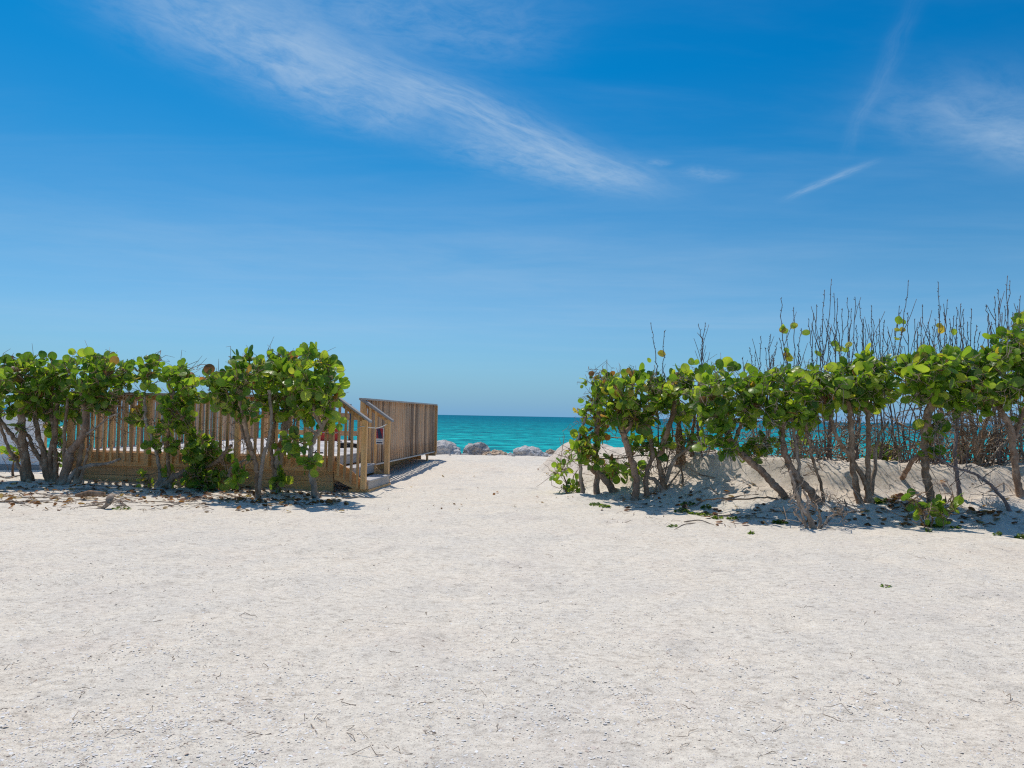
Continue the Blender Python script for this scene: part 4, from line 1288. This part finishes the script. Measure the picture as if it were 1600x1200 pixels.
tree('sea_grape_tree', 'sea grape by a grey post-like root at the far end of the dune hedge',
     [([(1596, 774), (1590, 752), (1586, 725), (1582, 695), (1578, 668), (1566, 646), (1560, 620, .1)], 11, 9, 'bark_red'), ([(1584, 690), (1594, 660), (1604, 630)], 7, 5, 'bark_red'), ([(1598, 812), (1596, 790), (1597, 765)], 12, 9, 'dead', 'bare'), ([(1612, 790), (1606, 740), (1610, 680), (1620, 620)], 10, 7, None)],
     [(1570, 560, 30, 40, 0.0, .6), (1598, 545, 28, 46, 0.0, .65), (1575, 606, 34, 20, 0.0, .5), (1625, 580, 36, 44, 0.1, .6), (1602, 500, 14, 14, .1, .3)],
     group=RG, seed=34, dead=75, dead_box=(1540, 610, 1620, 690), bias=.02, lsize=(.09, .175))

# --- bare things: a fallen limb, the grey stump
t = tree('bare_branch', 'long bare grey branch arching up out of the slope toward the slim dark trunk',
         [([(1583, 798), (1572, 786), (1556, 766), (1538, 750), (1518, 738), (1498, 733), (1480, 724), (1462, 712)], 6, 2.2, None)], [], 'shoot', cat='branch', seed=40, dead=14)
t = tree('dead_stump', 'dead grey stump with splayed bare stems at the foot of the dune',
         [([(1276, 826), (1266, 812), (1254, 795), (1246, 775), (1238, 752), (1234, 735)], 8, 4, None), ([(1270, 822), (1262, 800), (1263, 782), (1256, 765)], 6, 3, None), ([(1278, 824), (1282, 808), (1276, 795), (1262, 782)], 5, 2, None),
          ([(1272, 824), (1252, 812), (1240, 800)], 5, 3, None), ([(1276, 824), (1296, 808), (1318, 802), (1340, 795)], 3, 1.5, None), ([(1266, 815), (1248, 790), (1246, 770)], 4, 2, None)], [], 'dead', cat='stump', seed=41, dead=30, dead_box=(1225, 760, 1330, 820))


# --- leafless shrubs standing along the crest, their shoots rising above the hedge
def shoots(label, specs, d, seed, leafy=(), low=()):
    rng = random.Random(seed)
    xs = [s[1] for s in specs]
    bx = sum(xs) / len(xs)
    p = at(bx, 720, d)
    base = Vector((p.x, d, gz(p.x, d)))
    root = thing('leafless_shrub', label, 'shrub', base, 0.0, 'leafless shrubs along the dune crest')
    for (tx, bx_, ty) in specs:
        d2 = d + rng.uniform(-0.35, 0.35)
        foot = at(bx + (bx_ - bx) * 0.30, 725, d2)
        foot.z = gz(foot.x, d2) - 0.05
        midp = at(bx_, 600, d2)
        top = at(tx, ty, d2)
        q = at(bx_ + (tx - bx_) * 0.5 + rng.uniform(-4.5, 4.5), (600 + ty) / 2 + rng.uniform(-15, 15), d2)
        C = curve_pts([foot, foot.lerp(midp, 0.5) + Vector((rng.gauss(0, .09), 0, 0)), midp, q, top], 7, 0.024, rng)
        n = len(C)
        thin = 0.55 if (600 - ty) < 70 else 1.0
        rad = [0.013 + (0.0052 * (0.8 + 0.2 * thin) - 0.013) * (i / (n - 1)) ** 0.8 for i in range(n)]
        mb = MB()
        mb.tube([c - base for c in C], rad, 5)
        # buds and stubs along the shoot
        for i in range(n // 3, n - 1):
            if rng.random() < 0.75:
                a = C[i] + (C[i + 1] - C[i]) * rng.random()
                side = Vector((rng.choice((-1, 1)) * rng.uniform(0.5, 1), rng.uniform(-.5, .5), rng.uniform(0.2, 0.9))).normalized()
                ln = rng.uniform(0.018, 0.036)
                mb.tube([a - base, a + side * ln - base], [0.0075, 0.004], 4)
        e = C[-1]
        mb.tube([e - base, e + Vector((rng.gauss(0, .01), 0, 0.03)) - base], [0.0085, 0.003], 5)
        # side shoots
        for _ in range(rng.choice((1, 2, 2, 3))):
            i = rng.randrange(n // 2, n - 3)
            a = C[i]
            ln = rng.uniform(0.18, 0.7)
            b_ = a + Vector((rng.choice((-1, 1)) * rng.uniform(0.12, 0.28) * ln * 1.4, rng.uniform(-.1, .1), ln))
            if b_.z < top.z + 0.05:
                c_ = curve_pts([a, a.lerp(b_, 0.4) + Vector((rng.gauss(0, .02), 0, 0.0)), b_], 3, 0.006, rng)
                mb.tube([c - base for c in c_], [0.007 - 0.0035 * k / len(c_) for k in range(len(c_))], 4)
        mb.build('stem', M['shoot'], root, True)
    # tangled lower twigs
    tw = MB()
    for _ in range(8 + 3 * len(specs)):
        x = rng.uniform(min(xs) - 14, max(xs) + 14)
        a = at(x, rng.uniform(655, 718), d + rng.uniform(-.5, .5))
        a.z = max(a.z, gz(a.x, a.y) + 0.02)
        b_ = a + Vector((rng.gauss(0, .38), rng.gauss(0, .2), rng.uniform(-0.05, .38)))
        pts = crooked(a, b_, rng, 6, 0.40)
        r_ = rng.choice((0.005, 0.007, 0.010, 0.014))
        tw.tube([c - base for c in pts], [r_ * k for k in (1, .95, .85, .75, .65, .5, .4)], 4)
    if low:
        for (x0_, y0_, x1_, y1_, nn_) in low:
            for _ in range(nn_):
                a = at(rng.uniform(x0_, x1_), y1_, d + rng.uniform(-.3, .6)); a.z = gz(a.x, a.y)
                b_ = at(rng.uniform(x0_, x1_), rng.uniform(y0_, y1_), d + rng.uniform(-.3, .6))
                pts = crooked(a, b_, rng, 6, 0.45)
                tw.tube([c - base for c in pts], [0.016, .015, .013, .012, .01, .008, .006], 5)
    o = tw.build('twigs', M['dead'], root, True); o['kind'] = 'stuff'
    for (cx, cy) in leafy:
        c = at(cx, cy, d)
        for _ in range(rng.choice((1, 1, 2))):
            dd = Vector((rng.gauss(0, 1), rng.gauss(0, .5), rng.gauss(0.2, .6)))
            mtx = leaf_frame(c + Vector((rng.gauss(0, .03), 0, rng.gauss(0, .03))), dd, Vector((rng.gauss(0, .6), -1, rng.gauss(0.3, .5))), rng.uniform(.08, .15))
            o = link('leaf', leaf_mesh(rng.randrange(len(GRIDS)), rng.choice((7, 8, 9, 10, 11))), root)
            o.matrix_local = Matrix.Translation(-base) @ mtx
    return root


rs = random.Random(99)


def fill(x0, x1, y0, y1, n):
    return [(rs.uniform(x0, x1), 0, rs.uniform(y0, y1)) for _ in range(n)]


def mk(lst):
    out = []
    for it in lst:
        tx, off, ty = it
        out.append((tx, tx + (off if off else rs.uniform(-9, 9)), ty))
    return out


shoots('lone pair of bare shoots rising above the path end of the dune hedge', mk([(1017, 10, 506), (1038, 2, 518)]), 13.0, 1, [(1013, 562), (1040, 560)])
shoots('small forked bare shoot standing alone above the leaning tan trunk', mk([(1091, 6, 508), (1102, -6, 506), (1096, 1, 540)]), 13.0, 2, [(1084, 566)])
shoots('low clump of short bare shoots left of the tall stand', mk([(1172, 6, 545), (1188, -4, 527), (1204, 2, 524), (1196, 4, 545), (1214, -5, 536), (1180, 3, 552), (1206, -6, 556), (1160, 8, 560)]), 13.0, 3, [(1170, 572)], [(1090, 690, 1200, 722, 5)])
shoots('bare shoots with a few yellow leaves at the start of the tall stand', mk([(1220, 14, 467), (1240, 2, 482), (1230, 6, 520), (1252, -2, 515), (1246, 4, 540), (1264, 3, 500), (1218, 10, 530)]), 12.8, 4, [(1222, 507), (1224, 518), (1236, 511), (1244, 512), (1252, 523), (1234, 550), (1238, 560)], [(1210, 690, 1300, 722, 5)])
shoots('tallest cluster of bare shoots in the middle of the stand', mk([(1299, -18, 438), (1276, 2, 478), (1288, 3, 455), (1303, 1, 460), (1308, -3, 468), (1292, -4, 500), (1271, 3, 492), (1283, 2, 510), (1316, -6, 484), (1298, 2, 515), (1306, 4, 500)]), 12.9, 5, [(1297, 538), (1304, 535), (1303, 546), (1285, 552), (1318, 546)], [(1270, 680, 1350, 722, 7)])
shoots('bare shoots of even height right beside the tallest cluster', mk([(1324, -3, 467), (1336, -8, 466), (1330, -4, 484), (1343, 3, 475), (1349, 2, 500), (1338, 4, 510), (1326, 5, 520), (1352, 4, 515)]), 12.9, 6, [], [(1300, 680, 1360, 722, 7)])
shoots('short bare shoots between the even clump and the long slanting shoot', mk([(1362, 5, 479), (1364, 3, 500), (1374, 4, 500), (1382, -6, 502), (1370, 3, 520), (1388, -4, 520)]), 12.9, 7, [(1346, 552)], [(1350, 680, 1420, 722, 8)])
shoots('long slanting bare shoot with smaller ones rising to its side', mk([(1419, -24, 440), (1405, -12, 480), (1408, 6, 520), (1398, 8, 515), (1418, 4, 490), (1429, 5, 500), (1437, -5, 505), (1434, 6, 520)]), 12.7, 8, [(1404, 503), (1408, 516), (1398, 530)], [(1390, 680, 1470, 722, 8)])
shoots('spiky bare shoots with one tall leader above the straight trunk', mk([(1466, 6, 442), (1480, -8, 470), (1441, 6, 478), (1450, 4, 505), (1461, 3, 500), (1470, 2, 480), (1475, 3, 490), (1457, 2, 512), (1446, 8, 520), (1484, 2, 500)]), 12.7, 9, [(1472, 511)], [(1440, 670, 1510, 722, 11)])
shoots('middling bare shoots between the tall leader and the end cluster', mk([(1495, 2, 482), (1501, -2, 476), (1505, -3, 485), (1518, -8, 484), (1490, 3, 495), (1512, 4, 505), (1498, 3, 510), (1526, -4, 510), (1531, -5, 520)]), 12.6, 10, [(1492, 520)], [(1480, 670, 1560, 724, 13)])
shoots('tall close bare shoots at the far end of the stand', mk([(1574, 0, 433), (1578, 2, 440), (1554, 4, 465), (1563, 3, 468), (1560, -5, 454), (1542, 6, 478), (1544, 3, 492), (1570, 2, 480), (1583, -3, 490), (1549, 5, 505), (1566, 2, 490)]), 12.5, 11, [(1590, 540)], [(1530, 660, 1600, 724, 15)])
shoots('bare shoots with upright stubby tips at the edge behind the end tree', mk([(1594, 0, 464), (1590, 4, 480), (1602, 3, 470), (1610, -4, 480), (1620, 3, 470)]), 12.5, 12, [(1594, 490), (1597, 502)], [(1580, 660, 1640, 724, 6)])

# low leafy bushes on the seaward side of the crest
for i, (cx, cy, rx, ry, lab) in enumerate(((1378, 712, 30, 20, 'low green bush glimpsed behind the crossing trunks'), (1508, 708, 20, 14, 'low bush with yellow leaves behind the slim dark trunk'), (965, 736, 22, 18, 'leafy low bush behind the leaning split log'), (1250, 700, 14, 14, 'small bush behind the stout twin trunks'))):
    tree('low_bush', lab, [([(cx, cy + ry + 2), (cx + 2, cy)], 4, 2, None)], [(cx, cy, rx, ry, 0, .4)], cat='bush', seed=60 + i, base_d=13.2 if cx > 1000 else 13.6, dead=10, odd=.15, bias=-.1)


# ------------------------------------------------------------------ weeds, litter, shells, twigs
def weed(px, py, wpx, label, seed, n=26, up=0.05, size=(0.02, 0.04)):
    rng = random.Random(seed)
    base = hit(px, py)
    w_ = wpx / F_PX * base.y / 2
    root = thing('weed_tuft', label, 'weed', base, 0.0)
    items = []
    mb = MB()
    for _ in range(7):
        a = rng.uniform(0, 6.28); r = rng.uniform(.2, .9)
        e = Vector((math.cos(a) * w_ * r, math.sin(a) * w_ * r * .6, up * rng.uniform(.5, 1.1)))
        mb.tube([Vector((0, 0, -0.01)), e * 0.5 + Vector((0, 0, up * .4)), e], [0.0025, .002, .0015], 4)
    mb.build('stems', M['weed'].copy() if False else M['bark'], root)
    for _ in range(n):
        a = rng.uniform(0, 6.28); r = rng.random() ** .5
        pos = Vector((math.cos(a) * w_ * r, math.sin(a) * w_ * r * .6, up * rng.uniform(0.1, 1.1) * (1.1 - r)))
        pos.z += gz(base.x + pos.x, base.y + pos.y) - base.z
        dd = Vector((math.cos(a), math.sin(a), rng.uniform(.1, .9)))
        items.append((leaf_frame(pos, dd, Vector((rng.gauss(0, .5), rng.gauss(-.2, .5), 1)), rng.uniform(*size)), rng.randrange(12), rng.random()))
    joined_leaves('leaflets', items, M['weed'], root)
    return root


weed(1066, 800, 22, 'dark green weed tuft at the dune foot nearest the path', 1, 60)
weed(1094, 806, 36, 'widest green weed patch at the foot of the dune', 2, 110)
weed(1075, 789, 18, 'small weed just above the widest patch', 3, 40)
weed(1104, 795, 14, 'dark weed poking up behind the widest patch', 4, 40, .07)
weed(1122, 811, 14, 'little weed tuft at the end of the widest patch', 5, 30)
weed(1145, 812, 14, 'flat weed beside the reddish fallen leaves', 6, 30)
weed(1219, 818, 20, 'round weed tuft just short of the dead grey stump', 7, 70)
weed(938, 791, 32, 'pale green creeping weed below the smooth tan trunk', 8, 80, .03)
weed(1448, 821, 14, 'small weed in front of the young leafy shoots', 9, 40)
weed(1460, 823, 18, 'flat weed cluster to the side of the young leafy shoots', 10, 40, .025)
weed(1450, 831, 7, 'single tiny weed on open sand below the young shoots', 11, 16)
weed(1492, 825, 12, 'grey-green weed on the shadow edge beyond the young shoots', 12, 24, .025)
weed(1559, 836, 9, 'tiny weed on the bright sand below the arching branch', 13, 20)
weed(1597, 842, 16, 'fresh green weed at the edge below the post-like root', 14, 50, .06)
weed(1175, 834, 9, 'little green sprout on open sand before the stump', 15, 16, .03)
weed(1050, 823, 12, 'faint weed on the flat sand below the first tuft', 16, 16, .02)
weed(190, 796, 26, 'sparse weed beside the pale driftwood root', 17, 30, .04)
weed(1386, 916, 20, 'grey-green creeping weed on the open sand', 18, 16, .012, (.012, .022))
weed(1378, 785, 14, 'green leaves at the foot of the two crossing trunks', 19, 30, .05, (.04, .08))

# driftwood root by the left hedge
p = hit(168, 796)
t = thing('driftwood', 'pale curved driftwood root lying on the sand before the forked tree', 'driftwood', p)
b = MB(); C = curve_pts([at(138, 797, p.y) - p, at(152, 797, p.y) - p, at(164, 793, p.y) - p, at(170, 786, p.y) - p], 5, 0.004)
b.tube([c + Vector((0, 0, .012)) for c in C], [0.008 + .03 * (i / len(C)) for i in range(len(C))], 8, rough=.15); b.build('root', M['dead'], t, True)
b = MB(); C = [at(170, 786, p.y) - p, at(172, 778, p.y + .1) - p, at(176, 773, p.y + .15) - p]
b.tube(C, [.04, .05, .03], 8, rough=.3); b.build('knot', M['dead'], t, True)
p = hit(140, 781)
b = MB(); b.tube([at(118, 774, p.y) - p, at(140, 771, p.y) - p, at(163, 772, p.y) - p], [.02, .05, .035], 8, rough=.2)
tag(b.build('driftwood', M['bark'], smooth=True, loc=p), 'short brown rotten log lying in the leaf litter beside the forked tree', 'driftwood')
for k, (pts, lab) in enumerate((([(0, 745), (14, 748), (28, 744), (45, 746)], 'thin brown root lying in the sand before the white wall'),
                                ([(330, 762), (352, 772), (372, 778), (398, 781)], 'pale root snaking over the sand below the thin crooked trunk'),
                                ([(438, 772), (455, 780), (470, 790), (478, 796)], 'dark root running out from the thick grey trunk'))):
    P = [hit(x, y) + Vector((0, 0, .012)) for x, y in pts]
    b = MB(); C = curve_pts(P, 5, .006); b.tube([c - P[0] for c in C], [.016 - .009 * i / len(C) for i in range(len(C))], 6, rough=.2)
    tag(b.build('surface_root', M['dead'], smooth=True, loc=P[0]), lab, 'root')


def litter():
    rng = random.Random(5)
    items = []
    def scat(n, x0, y0, x1, y1, sz):
        for _ in range(n):
            x, y = rng.uniform(x0, x1), rng.uniform(y0, y1)
            p = hit(x, y)
            a = rng.uniform(0, 6.28)
            dd = Vector((math.cos(a), math.sin(a), rng.gauss(0, .25)))
            items.append((leaf_frame(p + Vector((0, 0, rng.uniform(.008, .03))), dd, Vector((rng.gauss(0, .45), rng.gauss(0, .45), 1)), rng.uniform(*sz)), rng.randrange(12), rng.random()))
    scat(230, 0, 752, 240, 788, (.03, .085))
    scat(190, 240, 762, 420, 786, (.03, .085))
    scat(170, 390, 770, 545, 792, (.03, .08))
    scat(40, 0, 785, 560, 802, (.03, .08))
    scat(40, 950, 770, 1100, 800, (.03, .09))
    scat(90, 1100, 795, 1440, 822, (.03, .085))
    scat(40, 1380, 775, 1420, 800, (.05, .1))
    scat(60, 1440, 800, 1600, 826, (.04, .1))
    scat(25, 960, 750, 1600, 800, (.03, .08))
    scat(40, 600, 730, 1000, 800, (.02, .05))
    tag(joined_leaves('leaf_litter', items, M['dryleaf'], None), 'brown and red fallen leaves scattered under both hedges', 'leaf litter', kind='stuff')
    # dry twigs
    b = MB()
    for _ in range(520):
        u = rng.random()
        if u < .45:
            x, y = rng.uniform(0, 560), rng.uniform(752, 800)
        elif u < .72:
            x, y = rng.uniform(940, 1600), rng.uniform(745, 826)
        else:
            x, y = rng.uniform(0, 1600), rng.uniform(800, 1190)
        p = hit(x, y)
        L = rng.uniform(.05, .30) if u < .72 else rng.uniform(.04, .17)
        a = rng.uniform(0, 6.28)
        q = p + Vector((math.cos(a) * L, math.sin(a) * L, 0)); q.z = gz(q.x, q.y)
        if q.y < 2.6:
            continue
        hgt = rng.uniform(.003, .03 if u < .72 else .008)
        pts = crooked(p + Vector((0, 0, .003)), q + Vector((0, 0, hgt)), rng, 4, .22)
        r = rng.uniform(.0015, .0055) if u < .72 else rng.uniform(.0010, .0022)
        b.tube(pts, [r, r, r * .9, r * .8, r * .5], 4)
    for _ in range(150):
        x, y = (rng.uniform(0, 545), rng.uniform(754, 792)) if rng.random() < .7 else (rng.uniform(960, 1600), rng.uniform(770, 822))
        p = hit(x, y)
        L = rng.uniform(.2, .7); a = rng.gauss(0, .5) + rng.choice((0, math.pi))
        q = p + Vector((math.cos(a) * L, math.sin(a) * L, 0)); q.z = gz(q.x, q.y)
        mid_ = p.lerp(q, .5); mid_.z = gz(mid_.x, mid_.y) + rng.uniform(0, .03)
        C = curve_pts([p, mid_ + Vector((0, rng.gauss(0, .05), 0)), q], 4, .008, rng)
        r = rng.uniform(.004, .013)
        b.tube(C, [r * (1 - .6 * i / len(C)) for i in range(len(C))], 5, rough=.2)
    tag(b.build('twig_litter', M['dead'], smooth=True), 'thin dry twigs strewn over the sand', 'twig litter', kind='stuff')


litter()


def shells():
    rs_ = np.random.RandomState(3)
    n = 52000
    v = rs_.uniform(0.0, 1.0, n)
    yy = 2.7 / (1 - v * (1 - 2.7 / 10.5))           # denser near the camera
    xx = rs_.uniform(-0.80, 0.80, n) * yy
    # patchy
    keep = vnoise(xx * 1.6, yy * 1.6, 31) * .6 + vnoise(xx * 5, yy * 5, 32) * .4 > rs_.uniform(0.15, 0.75, n)
    xx, yy = xx[keep], yy[keep]
    n = len(xx)
    zz = ground(xx, yy)
    s = rs_.gamma(2.2, 0.0017, n) + 0.0016
    s = np.minimum(s, 0.013)
    a = rs_.uniform(0, 6.283, n)
    tx, ty = rs_.normal(0, .14, n), rs_.normal(0, .14, n)
    asp = rs_.uniform(.45, 1.0, n)
    ca, sa = np.cos(a), np.sin(a)
    # six-sided chip: rim and a raised centre
    V = np.zeros((n, 7, 3))
    for k in range(6):
        th = k * math.pi / 3
        rr = s * rs_.uniform(.7, 1.15, n)
        lx, ly = math.cos(th) * rr, math.sin(th) * rr * asp
        V[:, k, 0] = xx + lx * ca - ly * sa
        V[:, k, 1] = yy + lx * sa + ly * ca
        V[:, k, 2] = zz + 0.0010 + (lx * tx + ly * ty)
    V[:, 6, 0], V[:, 6, 1] = xx, yy
    V[:, 6, 2] = zz + 0.0012 + s * rs_.uniform(.08, .28, n)
    F = np.array([[k, (k + 1) % 6, 6] for k in range(6)])[None] + (np.arange(n) * 7)[:, None, None]
    F = F.reshape(-1, 3)
    me = bpy.data.meshes.new('shell_fragments')
    me.vertices.add(n * 7); me.vertices.foreach_set('co', V.ravel())
    me.loops.add(F.size); me.loops.foreach_set('vertex_index', F.ravel())
    me.polygons.add(len(F)); me.polygons.foreach_set('loop_start', np.arange(0, F.size, 3))
    me.update(calc_edges=True)
    at_ = me.attributes.new('tint', 'FLOAT', 'POINT')
    at_.data.foreach_set('value', np.repeat(rs_.uniform(0, 1, n), 7).astype(np.float32))
    mm, g, out = mat('shell_bits')
    t_ = g.n('ShaderNodeAttribute', {'attribute_name': 'tint'}).outputs['Fac']
    c = g.ramp(t_, [(0.0, (0.10, 0.085, 0.07)), (0.012, (0.22, 0.17, 0.14)), (0.035, (0.52, 0.40, 0.32)), (0.12, (0.68, 0.57, 0.49)), (0.3, (0.66, 0.63, 0.61)),
                    (0.5, (0.70, 0.68, 0.66)), (0.75, (0.80, 0.76, 0.70)), (1.0, (0.88, 0.87, 0.86))])
    principled(g, out, Base_Color=c, Roughness=0.7, Specular_IOR_Level=0.25)
    me.materials.append(mm)
    tag(link('shell_fragments', me), 'broken shell and coral bits strewn over the near sand', 'shell fragments', kind='stuff')


shells()
